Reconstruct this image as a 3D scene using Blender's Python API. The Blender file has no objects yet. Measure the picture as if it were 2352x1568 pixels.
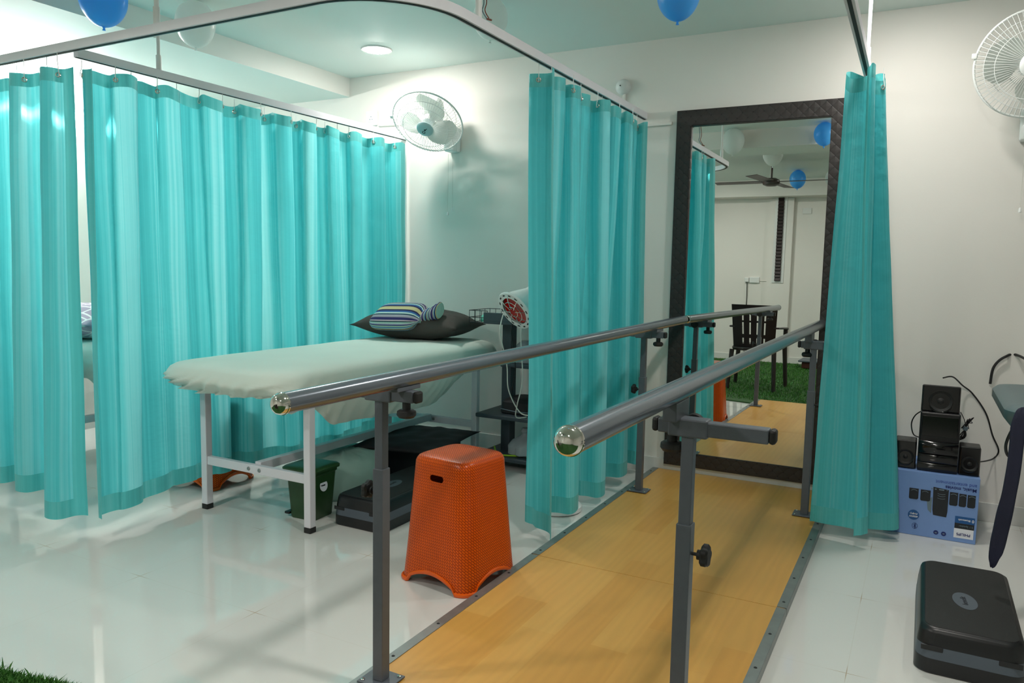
import bpy, bmesh, math, random
from mathutils import Vector, Matrix, noise
random.seed(7)
PI=math.pi
COL=bpy.context.scene.collection
YW=4.208          # plane of the mirror wall
# ------------------------------------------------------------------ helpers
def lin(c):
    return tuple(((x/255)/12.92 if x/255<=.04045 else ((x/255+.055)/1.055)**2.4) for x in c)+(1,)
def new_mat(name):
    m=bpy.data.materials.new(name); m.use_nodes=True
    nt=m.node_tree; b=nt.nodes['Principled BSDF']; return m,nt,b
def nd(nt,t,**kw):
    n=nt.nodes.new(t)
    for k,v in kw.items():
        if k in n.inputs: n.inputs[k].default_value=v
        else: setattr(n,k,v)
    return n
def mat(name,c,rough=.5,metal=0,var=.05,scale=8,bump=0,bscale=60,spec=.5,coat=0,emit=0,ecol=None,trans=0):
    m,nt,b=new_mat(name)
    b.inputs['Roughness'].default_value=rough; b.inputs['Metallic'].default_value=metal
    b.inputs['Specular IOR Level'].default_value=spec; b.inputs['Coat Weight'].default_value=coat
    b.inputs['Transmission Weight'].default_value=trans
    tc=nd(nt,'ShaderNodeTexCoord'); nz=nd(nt,'ShaderNodeTexNoise',Scale=scale,Detail=3.0)
    nt.links.new(tc.outputs['Object'],nz.inputs['Vector'])
    r=nd(nt,'ShaderNodeValToRGB'); L=lin(c)
    r.color_ramp.elements[0].color=tuple(x*(1-var) for x in L[:3])+(1,); r.color_ramp.elements[1].color=tuple(min(1,x*(1+var)) for x in L[:3])+(1,)
    r.color_ramp.elements[0].position=.3; r.color_ramp.elements[1].position=.7
    nt.links.new(nz.outputs['Fac'],r.inputs['Fac']); nt.links.new(r.outputs['Color'],b.inputs['Base Color'])
    if bump:
        n2=nd(nt,'ShaderNodeTexNoise',Scale=bscale,Detail=2.0); bp=nd(nt,'ShaderNodeBump',Strength=bump,Distance=.004)
        nt.links.new(tc.outputs['Object'],n2.inputs['Vector']); nt.links.new(n2.outputs['Fac'],bp.inputs['Height']); nt.links.new(bp.outputs['Normal'],b.inputs['Normal'])
    if emit:
        b.inputs['Emission Color'].default_value=lin(ecol or c); b.inputs['Emission Strength'].default_value=emit
    return m
def BM(): return bmesh.new()
def join(bm,src,M=None):
    me=bpy.data.meshes.new('tmp'); src.to_mesh(me); src.free()
    if M is not None: me.transform(M)
    bm.from_mesh(me); bpy.data.meshes.remove(me)
def box(bm,c,s,rot=None,bev=0,seg=2):
    t=BM(); bmesh.ops.create_cube(t,size=1)
    bmesh.ops.scale(t,vec=s,verts=t.verts)
    if bev: bmesh.ops.bevel(t,geom=t.edges[:],offset=bev,segments=seg,profile=.5,affect='EDGES')
    M=Matrix.Translation(c)
    if rot is not None: M=M@(Matrix.Rotation(rot,4,'Z') if isinstance(rot,(int,float)) else rot)
    join(bm,t,M)
def frame_at(d):
    d=Vector(d).normalized(); u=Vector((0,0,1)) if abs(d.z)<.95 else Vector((0,1,0))
    x=u.cross(d).normalized(); y=d.cross(x); return Matrix((x,y,d)).transposed()
def loft(bm,rings,cap0=True,cap1=True,closed=True):
    vs=[[bm.verts.new(p) for p in r] for r in rings]; n=len(rings[0])
    for a,b in zip(vs,vs[1:]):
        for i in range(n if closed else n-1):
            bm.faces.new((a[i],a[(i+1)%n],b[(i+1)%n],b[i]))
    if cap0: bm.faces.new(vs[0][::-1])
    if cap1: bm.faces.new(vs[-1])
    return vs
def tube(bm,pts,r,n=8,cap=True):
    pts=[Vector(p) for p in pts]; rs=r if isinstance(r,(list,tuple)) else [r]*len(pts)
    rings=[]; up=None
    for i,p in enumerate(pts):
        d=(pts[min(i+1,len(pts)-1)]-pts[max(i-1,0)])
        if d.length<1e-9: d=Vector((0,0,1))
        d.normalize()
        if up is None: up=frame_at(d).col[0].copy()
        up=(up-d*up.dot(d)); up=up.normalized() if up.length>1e-6 else frame_at(d).col[0].copy(); v=d.cross(up)
        rings.append([p+(up*math.cos(2*PI*k/n)+v*math.sin(2*PI*k/n))*rs[i] for k in range(n)])
    loft(bm,rings,cap,cap)
def cyl(bm,p0,p1,r,r1=None,n=20): tube(bm,[p0,p1],[r,r if r1 is None else r1],n)
def spline(pts,k=8):
    P=[Vector(p) for p in pts]; out=[]
    for i in range(len(P)-1):
        a,b,c,d=P[max(i-1,0)],P[i],P[i+1],P[min(i+2,len(P)-1)]
        for j in range(k):
            t=j/k; out.append(.5*((2*b)+(c-a)*t+(2*a-5*b+4*c-d)*t*t+(3*b-a-3*c+d)*t**3))
    out.append(P[-1]); return out
def lathe(bm,prof,M=None,n=32,cap0=False,cap1=False):
    rings=[[Vector((max(r,1e-4)*math.cos(2*PI*k/n),max(r,1e-4)*math.sin(2*PI*k/n),z)) for k in range(n)] for r,z in prof]
    t=BM(); loft(t,rings,cap0,cap1); join(bm,t,M)
def rrect(w,d,r,n=6):
    out=[]
    for cx,cy,a0 in ((w/2-r,d/2-r,0),(-w/2+r,d/2-r,90),(-w/2+r,-d/2+r,180),(w/2-r,-d/2+r,270)):
        for k in range(n+1):
            a=math.radians(a0+90*k/n); out.append((cx+r*math.cos(a),cy+r*math.sin(a)))
    return out
def rloft(bm,levels,M=None,n=6):   # levels: (z,w,d,r)
    t=BM(); loft(t,[[Vector((x,y,z)) for x,y in rrect(w,d,min(r,w/2-1e-4,d/2-1e-4),n)] for z,w,d,r in levels]); join(bm,t,M)
def obj(name,bm,m,parent=None,smooth=False,loc=None,ang=40):
    bmesh.ops.recalc_face_normals(bm,faces=bm.faces[:])
    me=bpy.data.meshes.new(name); bm.to_mesh(me); bm.free()
    ms=m if isinstance(m,(list,tuple)) else [m]
    for x in ms: me.materials.append(x)
    if smooth:
        for p in me.polygons: p.use_smooth=True
        try: me.set_sharp_from_angle(angle=math.radians(ang))
        except Exception: pass
    o=bpy.data.objects.new(name,me); COL.objects.link(o)
    if loc is not None and parent is None:
        me.transform(Matrix.Translation(-Vector(loc))); o.location=loc
    if parent is not None: adopt(o,parent)
    return o
def wm(o):
    return (wm(o.parent)@o.matrix_parent_inverse if o.parent else Matrix())@o.matrix_basis
def adopt(o,parent):
    o.parent=parent; o.matrix_parent_inverse=wm(parent).inverted()
def thing(name,label,cat,loc,group=None):
    o=bpy.data.objects.new(name,None); o.empty_display_size=.05; COL.objects.link(o); o.location=loc
    o['label']=label; o['category']=cat
    if group: o['group']=group
    return o
def tag(o,label,cat,group=None,kind=None):
    o['label']=label; o['category']=cat
    if group: o['group']=group
    if kind: o['kind']=kind
    return o
def struct(name,bm,m,**k):
    o=obj(name,bm,m,**k); o['kind']='structure'; return o
def copy_tree(o,parent=None):
    c=o.copy(); COL.objects.link(c)
    if parent is not None: c.parent=parent; c.matrix_parent_inverse=o.matrix_parent_inverse.copy()
    for ch in list(o.children): copy_tree(ch,c)
    return c
def boolean(o,cutter_bm):
    me=bpy.data.meshes.new('cut'); bmesh.ops.recalc_face_normals(cutter_bm,faces=cutter_bm.faces[:]); cutter_bm.to_mesh(me); cutter_bm.free()
    c=bpy.data.objects.new('cut',me); COL.objects.link(c)
    md=o.modifiers.new('b','BOOLEAN'); md.operation='DIFFERENCE'; md.object=c; md.solver='EXACT'
    bake(o); bpy.data.objects.remove(c); bpy.data.meshes.remove(me)
def bake(o):
    bpy.context.view_layer.update()
    dg=bpy.context.evaluated_depsgraph_get(); new=bpy.data.meshes.new_from_object(o.evaluated_get(dg))
    o.modifiers.clear(); o.data=new
def text(name,s,size,M,m,parent,depth=.0004,align='CENTER',sx=1,bold=0):
    cu=bpy.data.curves.new('t','FONT'); cu.body=s; cu.size=size; cu.extrude=depth; cu.align_x=align; cu.align_y='CENTER'; cu.offset=bold
    t=bpy.data.objects.new('t',cu); COL.objects.link(t); bpy.context.view_layer.update()
    me=bpy.data.meshes.new_from_object(t.evaluated_get(bpy.context.evaluated_depsgraph_get()))
    bpy.data.objects.remove(t); bpy.data.curves.remove(cu)
    me.transform(M@Matrix.Diagonal((sx,1,1,1))); me.materials.append(m); me.name=name
    o=bpy.data.objects.new(name,me); COL.objects.link(o); adopt(o,parent); return o
def nz(x,y=0,z=0): return noise.noise(Vector((x,y,z)))
# ------------------------------------------------------------------ camera
R=((0.88022446,0.47419114,0.01864577),(0.06327156,-0.0783274,-0.99491785),(-0.47032075,0.87693077,-0.09894851))
cam=bpy.data.cameras.new('camera'); co=bpy.data.objects.new('camera',cam); COL.objects.link(co)
cam.sensor_width=36; cam.lens=1759.34/2352*36; cam.clip_start=.05
co.matrix_world=Matrix(((R[0][0],-R[1][0],-R[2][0],0),(R[0][1],-R[1][1],-R[2][1],0),(R[0][2],-R[1][2],-R[2][2],1.17),(0,0,0,1)))
sc=bpy.context.scene; sc.camera=co
sc.view_settings.view_transform='Standard'; sc.view_settings.look='None'; sc.view_settings.gamma=1; sc.view_settings.exposure=.42
w=bpy.data.worlds.new('world'); sc.world=w; w.use_nodes=True
w.node_tree.nodes['Background'].inputs[0].default_value=(.8,.9,.95,1); w.node_tree.nodes['Background'].inputs[1].default_value=.15
# ------------------------------------------------------------------ materials
def mk_latex(name,c):
    m=mat(name,c,.28,var=.02); nt=m.node_tree; p=nt.nodes['Principled BSDF']; o=nt.nodes['Material Output']
    tl=nd(nt,'ShaderNodeBsdfTranslucent'); tl.inputs['Color'].default_value=lin(c); mx=nd(nt,'ShaderNodeMixShader'); mx.inputs[0].default_value=.5
    nt.links.new(p.outputs[0],mx.inputs[1]); nt.links.new(tl.outputs[0],mx.inputs[2]); nt.links.new(mx.outputs[0],o.inputs['Surface']); return m
M_wall=mat('cream_wall_paint',(234,231,225),.55,var=.015,scale=2,bump=.05,bscale=120)
M_mint=mat('mint_ceiling_paint',(226,239,235),.6,var=.01,scale=2)
M_white=mat('white_plastic',(232,234,232),.35,var=.01)
M_whitemetal=mat('white_powder_coat',(222,222,228),.35,var=.02)
M_alu=mat('aluminium_track',(232,232,238),.5,metal=0,var=.02)
M_dark=mat('dark_slot',(25,28,30),.6)
M_chrome=mat('chrome',(225,222,215),.08,metal=1,var=.01)
M_steel=mat('galvanised_strip',(150,156,154),.45,metal=.7,var=.08,scale=20)
M_grey=mat('grey_powder_coat',(92,98,106),.36,var=.04,scale=40,bump=.06,bscale=400)
M_rail=mat('grey_lacquered_tube',(124,132,142),.21,metal=.55,var=.02)
M_blk=mat('black_plastic',(22,23,26),.35,var=.08)
M_blkgloss=mat('black_gloss_plastic',(10,10,13),.12,var=.05)
M_rubber=mat('black_rubber',(26,27,27),.6,var=.1,bump=.1,bscale=300)
M_bandgrey=mat('grey_plastic_band',(80,90,100),.45,var=.04)
M_sheet=mat('mint_bed_sheet',(214,228,219),.75,var=.02,scale=4,bump=.12,bscale=30)
M_sheet2=mat('mint_spare_sheet',(150,182,170),.8,var=.04,scale=6,bump=.2,bscale=20)
M_pillow=mat('dark_brown_pillow',(62,58,54),.8,var=.06,scale=10,bump=.1,bscale=25)
M_blkcloth=mat('black_cushion_cloth',(24,24,28),.7,var=.1)
M_bin=mat('dark_green_bin_plastic',(38,72,36),.35,var=.04)
M_box=mat('blue_carton',(122,156,212),.5,var=.02)
M_boxdark=mat('navy_print',(24,40,110),.5)
M_boxblue=mat('deep_blue_print',(28,88,150),.5)
M_boxblack=mat('black_print',(28,32,38),.5)
M_boxwhite=mat('white_print',(235,238,245),.5)
M_boxgrey=mat('grey_print',(110,130,140),.5)
M_bluebal=mk_latex('blue_balloon_latex',(98,196,255))
M_whitebal=mk_latex('white_balloon_latex',(240,246,244))
M_wood=mat('dark_frame_core',(40,34,32),.45)
M_cord=mat('white_cord',(215,214,205),.6)
M_blkcord=mat('black_cable',(18,18,20),.5)
M_vinyl=mat('grey_green_vinyl',(76,98,102),.38,var=.03,bump=.05,bscale=150)
M_navy=mat('navy_webbing',(22,26,50),.75,var=.15,bump=.2,bscale=150)
M_trolley=mat('charcoal_trolley',(58,70,78),.45,var=.04)
M_redglass=mat('red_filter_glass',(190,20,16),.12,var=.05,coat=.5)
M_bag=mat('clear_grey_bag',(150,158,162),.25,var=.1,bump=.3,bscale=25)
M_lime=mat('lime_rubber_band',(160,205,40),.5)
M_fanwhite=mat('fan_white_plastic',(236,240,238),.3,var=.01)
M_blade=mat('fan_blade_plastic',(220,227,222),.35,var=.01)
M_fanhub=mat('fan_pale_blue_hub',(186,212,214),.35,var=.01)
M_chair=mat('brown_black_chair_plastic',(44,34,34),.38,var=.05)
M_brown=mat('brown_fan_paint',(70,60,56),.4)
M_redbrown=mat('red_brown_wood',(78,34,26),.5,var=.1)
M_ladder=mat('dark_wood_rungs',(34,18,18),.5)
M_print=None
def em(name,c,s):
    m,nt,b=new_mat(name); b.inputs['Base Color'].default_value=(.9,.9,.9,1); b.inputs['Emission Color'].default_value=c; b.inputs['Emission Strength'].default_value=s
    tc=nd(nt,'ShaderNodeTexCoord'); return m
M_ledcool=em('tube_diffuser',(1,.985,.95,1),125)
def mk_floor():
    m,nt,b=new_mat('glossy_vitrified_tile'); L=nt.links.new
    b.inputs['Roughness'].default_value=.045; b.inputs['Specular IOR Level'].default_value=.85
    tc=nd(nt,'ShaderNodeTexCoord'); sp=nd(nt,'ShaderNodeSeparateXYZ'); L(tc.outputs['Object'],sp.inputs[0])
    def line(sock,off):
        a=nd(nt,'ShaderNodeMath',operation='ADD'); a.inputs[1].default_value=off; L(sock,a.inputs[0])
        d=nd(nt,'ShaderNodeMath',operation='DIVIDE'); d.inputs[1].default_value=.59; L(a.outputs[0],d.inputs[0])
        f=nd(nt,'ShaderNodeMath',operation='FRACT'); L(d.outputs[0],f.inputs[0])
        s=nd(nt,'ShaderNodeMath',operation='SUBTRACT'); s.inputs[1].default_value=.5; L(f.outputs[0],s.inputs[0])
        ab=nd(nt,'ShaderNodeMath',operation='ABSOLUTE'); L(s.outputs[0],ab.inputs[0]); return ab.outputs[0]
    lx=line(sp.outputs['X'],1.902+.295+5.9); ly=line(sp.outputs['Y'],-1.766+.295+5.9)
    # |frac-.5| small on the joint; joints widen a little towards the tile corners
    ad=nd(nt,'ShaderNodeMath',operation='MINIMUM'); L(lx,ad.inputs[0]); L(ly,ad.inputs[1])
    mx=nd(nt,'ShaderNodeMath',operation='MAXIMUM'); L(lx,mx.inputs[0]); L(ly,mx.inputs[1])
    ln=nd(nt,'ShaderNodeMapRange'); ln.inputs[1].default_value=.001; ln.inputs[2].default_value=.0028; ln.inputs[3].default_value=1; ln.inputs[4].default_value=0; L(ad.outputs[0],ln.inputs[0])
    cr=nd(nt,'ShaderNodeMapRange'); cr.inputs[1].default_value=.02; cr.inputs[2].default_value=.10; cr.inputs[3].default_value=.75; cr.inputs[4].default_value=.10; L(mx.outputs[0],cr.inputs[0])
    mu=nd(nt,'ShaderNodeMath',operation='MULTIPLY'); L(ln.outputs[0],mu.inputs[0]); L(cr.outputs[0],mu.inputs[1])
    n1=nd(nt,'ShaderNodeTexNoise',Scale=1.5,Detail=3.0); L(tc.outputs['Object'],n1.inputs['Vector'])
    r=nd(nt,'ShaderNodeValToRGB'); r.color_ramp.elements[0].color=lin((216,217,213)); r.color_ramp.elements[1].color=lin((224,225,221)); L(n1.outputs['Fac'],r.inputs[0])
    mxc=nd(nt,'ShaderNodeMixRGB'); mxc.inputs[2].default_value=lin((165,132,80)); L(mu.outputs[0],mxc.inputs[0]); L(r.outputs[0],mxc.inputs[1]); L(mxc.outputs[0],b.inputs['Base Color'])
    return m
M_floor=mk_floor()
def mk_lam():
    m,nt,b=new_mat('beech_laminate'); L=nt.links.new
    b.inputs['Roughness'].default_value=.33; b.inputs['Specular IOR Level'].default_value=.4
    tc=nd(nt,'ShaderNodeTexCoord'); mp=nd(nt,'ShaderNodeMapping'); mp.inputs['Rotation'].default_value=(0,0,PI/2); L(tc.outputs['Object'],mp.inputs[0])
    br=nd(nt,'ShaderNodeTexBrick',Scale=1.0); br.inputs['Brick Width'].default_value=.52; br.inputs['Row Height'].default_value=.118
    br.inputs['Mortar Size'].default_value=.0; br.inputs['Color1'].default_value=lin((222,172,92)); br.inputs['Color2'].default_value=lin((213,158,78)); br.inputs['Mortar'].default_value=lin((150,100,50)); br.offset=.37
    L(mp.outputs[0],br.inputs['Vector'])
    wv=nd(nt,'ShaderNodeTexWave',Scale=3.2,Distortion=9.0,Detail=3.0); wv.inputs['Detail Scale'].default_value=1.2; wv.bands_direction='Y'
    m2=nd(nt,'ShaderNodeMapping'); m2.inputs['Scale'].default_value=(.35,3,1); L(mp.outputs[0],m2.inputs[0]); L(m2.outputs[0],wv.inputs['Vector'])
    n1=nd(nt,'ShaderNodeTexNoise',Scale=4.0,Detail=5.0); m3=nd(nt,'ShaderNodeMapping'); m3.inputs['Scale'].default_value=(1,6,1); L(mp.outputs[0],m3.inputs[0]); L(m3.outputs[0],n1.inputs['Vector'])
    a=nd(nt,'ShaderNodeMixRGB',blend_type='MULTIPLY'); a.inputs[0].default_value=.05; L(br.outputs['Color'],a.inputs[1]); L(wv.outputs['Color'],a.inputs[2])
    c=nd(nt,'ShaderNodeMixRGB',blend_type='OVERLAY'); c.inputs[0].default_value=.07; L(a.outputs[0],c.inputs[1]); L(n1.outputs['Fac'],c.inputs[2])
    L(c.outputs[0],b.inputs['Base Color']); return m
M_lam=mk_lam()
def mk_cloth(name,dark,mid,light,tr=.5,clear=.07,stripes=1.0,seed=0):
    m=bpy.data.materials.new(name); m.use_nodes=True; nt=m.node_tree; L=nt.links.new
    nt.nodes.remove(nt.nodes['Principled BSDF']); out=nt.nodes['Material Output']
    uv=nd(nt,'ShaderNodeUVMap'); uv.uv_map='cloth'; sp=nd(nt,'ShaderNodeSeparateXYZ'); L(uv.outputs[0],sp.inputs[0])
    cb=nd(nt,'ShaderNodeCombineXYZ'); L(sp.outputs['X'],cb.inputs['X']); cb.inputs['Y'].default_value=seed
    nA=nd(nt,'ShaderNodeTexNoise',Scale=6.0,Detail=1.0); nB=nd(nt,'ShaderNodeTexNoise',Scale=60.0,Detail=2.0); nC=nd(nt,'ShaderNodeTexNoise',Scale=400.0)
    for n in (nA,nB,nC): L(cb.outputs[0],n.inputs['Vector'])
    mx=nd(nt,'ShaderNodeMixRGB'); mx.inputs[0].default_value=.36; L(nA.outputs['Fac'],mx.inputs[1]); L(nB.outputs['Fac'],mx.inputs[2])
    m2=nd(nt,'ShaderNodeMixRGB'); m2.inputs[0].default_value=.15; L(mx.outputs[0],m2.inputs[1]); L(nC.outputs['Fac'],m2.inputs[2])
    r=nd(nt,'ShaderNodeValToRGB'); e=r.color_ramp.elements; e[0].position=.41; e[0].color=lin(dark); e[1].position=.60; e[1].color=lin(light)
    k=e.new(.5); k.color=lin(mid); L(m2.outputs[0],r.inputs[0])
    pb=nd(nt,'ShaderNodeBsdfPrincipled'); pb.inputs['Roughness'].default_value=.42; pb.inputs['Specular IOR Level'].default_value=.35; pb.inputs['Sheen Weight'].default_value=.15
    L(r.outputs[0],pb.inputs['Base Color'])
    tl=nd(nt,'ShaderNodeBsdfTranslucent'); L(r.outputs[0],tl.inputs['Color'])
    tp=nd(nt,'ShaderNodeBsdfRefraction',IOR=1.12,Roughness=.33); L(r.outputs[0],tp.inputs['Color'])
    a=nd(nt,'ShaderNodeMixShader'); tf=nd(nt,'ShaderNodeMapRange'); tf.inputs[1].default_value=.40; tf.inputs[2].default_value=.60; tf.inputs[3].default_value=tr-.14; tf.inputs[4].default_value=tr+.14; L(m2.outputs[0],tf.inputs[0]); L(tf.outputs[0],a.inputs[0]); L(pb.outputs[0],a.inputs[1]); L(tl.outputs[0],a.inputs[2])
    b2=nd(nt,'ShaderNodeMixShader'); b2.inputs[0].default_value=clear; L(a.outputs[0],b2.inputs[1]); L(tp.outputs[0],b2.inputs[2])
    n5=nd(nt,'ShaderNodeTexNoise',Scale=7.0,Detail=3.0); m5=nd(nt,'ShaderNodeMapping'); m5.inputs['Scale'].default_value=(1,1.6,1); L(uv.outputs[0],m5.inputs[0]); L(m5.outputs[0],n5.inputs['Vector'])
    bp=nd(nt,'ShaderNodeBump',Strength=.35,Distance=.02); L(n5.outputs['Fac'],bp.inputs['Height'])
    for s in (pb,tl): L(bp.outputs['Normal'],s.inputs['Normal'])
    L(b2.outputs[0],out.inputs['Surface']); return m
T_d,T_m,T_l=(80,203,211),(104,222,228),(158,237,241)
M_cur=mk_cloth('teal_striped_curtain_cloth',T_d,T_m,T_l,.50,.028)
M_hem=mk_cloth('teal_double_hem_cloth',(80,186,188),(92,200,201),(122,212,213),.3,.0,seed=3)
# ------------------------------------------------------------------ room
X0,X1,Y0=-5.0,2.6,-2.4; ZC=2.42
b=BM(); box(b,((X0+X1)/2,(Y0+YW)/2,-.05),(X1-X0+.2,YW-Y0+.2,.1)); struct('floor',b,M_floor)
b=BM(); box(b,((X0+X1)/2,(Y0+YW)/2,ZC+.05),(X1-X0+.2,YW-Y0+.2,.1)); struct('ceiling',b,M_mint)
b=BM(); box(b,((X0+X1)/2,YW+.05,1.25),(X1-X0+.2,.1,2.6)); struct('wall_back',b,M_wall)
b=BM(); box(b,((X0+X1)/2,Y0-.05,1.25),(X1-X0+.2,.1,2.6)); struct('wall_front',b,M_wall)
b=BM(); box(b,(X0-.05,(Y0+YW)/2,1.25),(.1,YW-Y0,2.6)); struct('wall_left',b,M_wall)
b=BM(); box(b,(X1+.05,(Y0+YW)/2,1.25),(.1,YW-Y0,2.6)); struct('wall_right',b,M_wall)
def two_tone(name,c,s):   # dropped soffit / beam: cream sides, mint underside
    b=BM(); box(b,c,s)
    for f in b.faces: f.material_index=1 if f.normal.z<-.5 else 0
    return struct(name,b,[M_wall,M_mint])
two_tone('trim_1',((X0-3.555)/2,(Y0+YW)/2,(2.295+ZC)/2),(-3.555-X0,YW-Y0,ZC-2.295))
two_tone('trim_2',((X1-3.555)/2,1.175,(2.265+ZC)/2),(X1+3.555,.45,ZC-2.265))
b=BM(); box(b,((X1-3.555)/2,Y0+.15,(2.205+ZC)/2),(X1+3.555,.3,ZC-2.205)); struct('trim_3',b,M_wall)
b=BM(); box(b,(-1.785,Y0+.03,1.1),(.3,.06,2.2)); struct('trim_4',b,M_wall)
M_base=mat('baseboard_paint',(224,224,220),.4,var=.01)
b=BM(); box(b,((X0+X1)/2,YW-.006,.045),(X1-X0,.012,.09),bev=.002); struct('baseboard_back',b,M_base)
b=BM(); box(b,((X0+X1)/2,Y0+.006,.045),(X1-X0,.012,.09),bev=.002); struct('baseboard_front',b,M_base)
b=BM(); box(b,(X1-.006,(Y0+YW)/2,.045),(.012,YW-Y0,.09)); struct('baseboard_right',b,M_base)
b=BM(); box(b,(X0+.006,(Y0+YW)/2,.045),(.012,YW-Y0,.09)); struct('baseboard_left',b,M_base)
# ------------------------------------------------------------------ lights
def downlight(x,y,label,z=ZC,p=225):
    t=thing('ceiling_downlight',label,'ceiling light',(x,y,z),'round recessed ceiling lights')
    b=BM(); lathe(b,[(.074,-.002),(.074,-.008),(.088,-.008),(.092,-.003),(.092,0)],Matrix.Translation((x,y,z)),40); obj('trim_ring',b,M_white,t,True)
    b=BM(); lathe(b,[(.0,-.016),(.03,-.0155),(.055,-.013),(.068,-.009),(.0735,-.004)],Matrix.Translation((x,y,z)),40); obj('diffuser',b,em('led_diffuser',(1,.945,.885,1),p),t)
downlight(-2.93,3.71,'lit round ceiling downlight in the frame, above the wall fan and couch',p=165)
downlight(-.17,3.5,'lit round ceiling downlight just above the bunched teal curtain by the mirror',p=165)
downlight(-.19,1.70,'lit round ceiling downlight over the near end of the parallel bars',p=270)
downlight(-2.6,.35,'unseen ceiling downlight added to brighten the open floor at the left of the camera',p=270)  # added lamp out of frame, lifts the dark left floor
downlight(-2.5,-.9,'unseen fill downlight added behind the camera over the grass mat, left of the ceiling fan',p=300)  # assumed lamp behind the camera, added as fill on the left
downlight(-.22,-.9,'unseen fill downlight added behind the camera over the grass mat, right of the ceiling fan',p=260)  # second assumed lamp out of view, fill for the rear of the room
t=thing('tube_light','long white tube light on the wall behind the left curtains','tube light',(X0,2.7,2.09))
b=BM(); box(b,(X0+.02,2.68,2.115),(.04,1.2,.03),bev=.004); obj('batten',b,M_white,t)
b=BM(); cyl(b,(X0+.05,2.1,2.09),(X0+.05,3.26,2.09),.018,n=16); obj('lit_tube',b,M_ledcool,t,True)
for y in (2.085,3.275):
    b=BM(); box(b,(X0+.045,y,2.095),(.05,.03,.05),bev=.004); obj('end_cap',b,M_white,t)
# ------------------------------------------------------------------ curtain tracks
def sweep_rect(bm,pts,w,h):
    n=len(pts); rings=[]
    for i,p in enumerate(pts):
        d=Vector(pts[min(i+1,n-1)])-Vector(pts[max(i-1,0)]); d.normalize(); s=Vector((d.y,-d.x,0))*w/2; p=Vector(p); u=Vector((0,0,h/2))
        rings.append([p-s-u,p+s-u,p+s+u,p-s+u])
    loft(bm,rings)
def track(name,label,pts,rods,z):
    t=thing(name,label,'curtain track',(pts[0][0],pts[0][1],z),'ceiling hung curtain tracks')
    P=[(x,y,z+.017) for x,y in pts]
    b=BM(); sweep_rect(b,P,.03,.034); obj('rail',b,M_alu,t)
    b=BM(); sweep_rect(b,[(x,y,z-.0005) for x,y in pts],.012,.003); obj('slot',b,M_dark,t)
    for x,y in rods:
        b=BM(); cyl(b,(x,y,z+.034),(x,y,ZC if x>-3.5 else 2.295),.008,n=12); cyl(b,(x,y,z+.034),(x,y,z+.10),.012,n=12)
        lathe(b,[(.03,0),(.03,-.012),(.012,-.02)],Matrix.Translation((x,y,ZC if x>-3.5 else 2.295)),16); obj('hanger_rod',b,M_white,t,True)
    return t
arc=[(-1.77+.33*math.sin(a*PI/2/14),1.945+.33-.33*math.cos(a*PI/2/14)) for a in range(15)]
track('curtain_track','pale metal curtain track running left and curving round to the wall beside the mirror',
      [(X0+.02,1.965),(-3.5,1.957)]+arc+[(-1.44,YW-.002)],[(-2.567,1.956),(-1.445,2.40),(-4.4,1.962)],1.995)
track('curtain_track','straight pale metal curtain track from the front rail back to the wall fan',[(-3.105,1.985),(-3.09,YW-.002)],[(-3.104,2.37)],1.98)
track('curtain_track','straight curtain track above the bunched curtain at right of the mirror',[(-.25,1.5),(-.278,YW-.002)],[(-.273,3.6),(-.255,1.8)],2.0)
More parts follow.
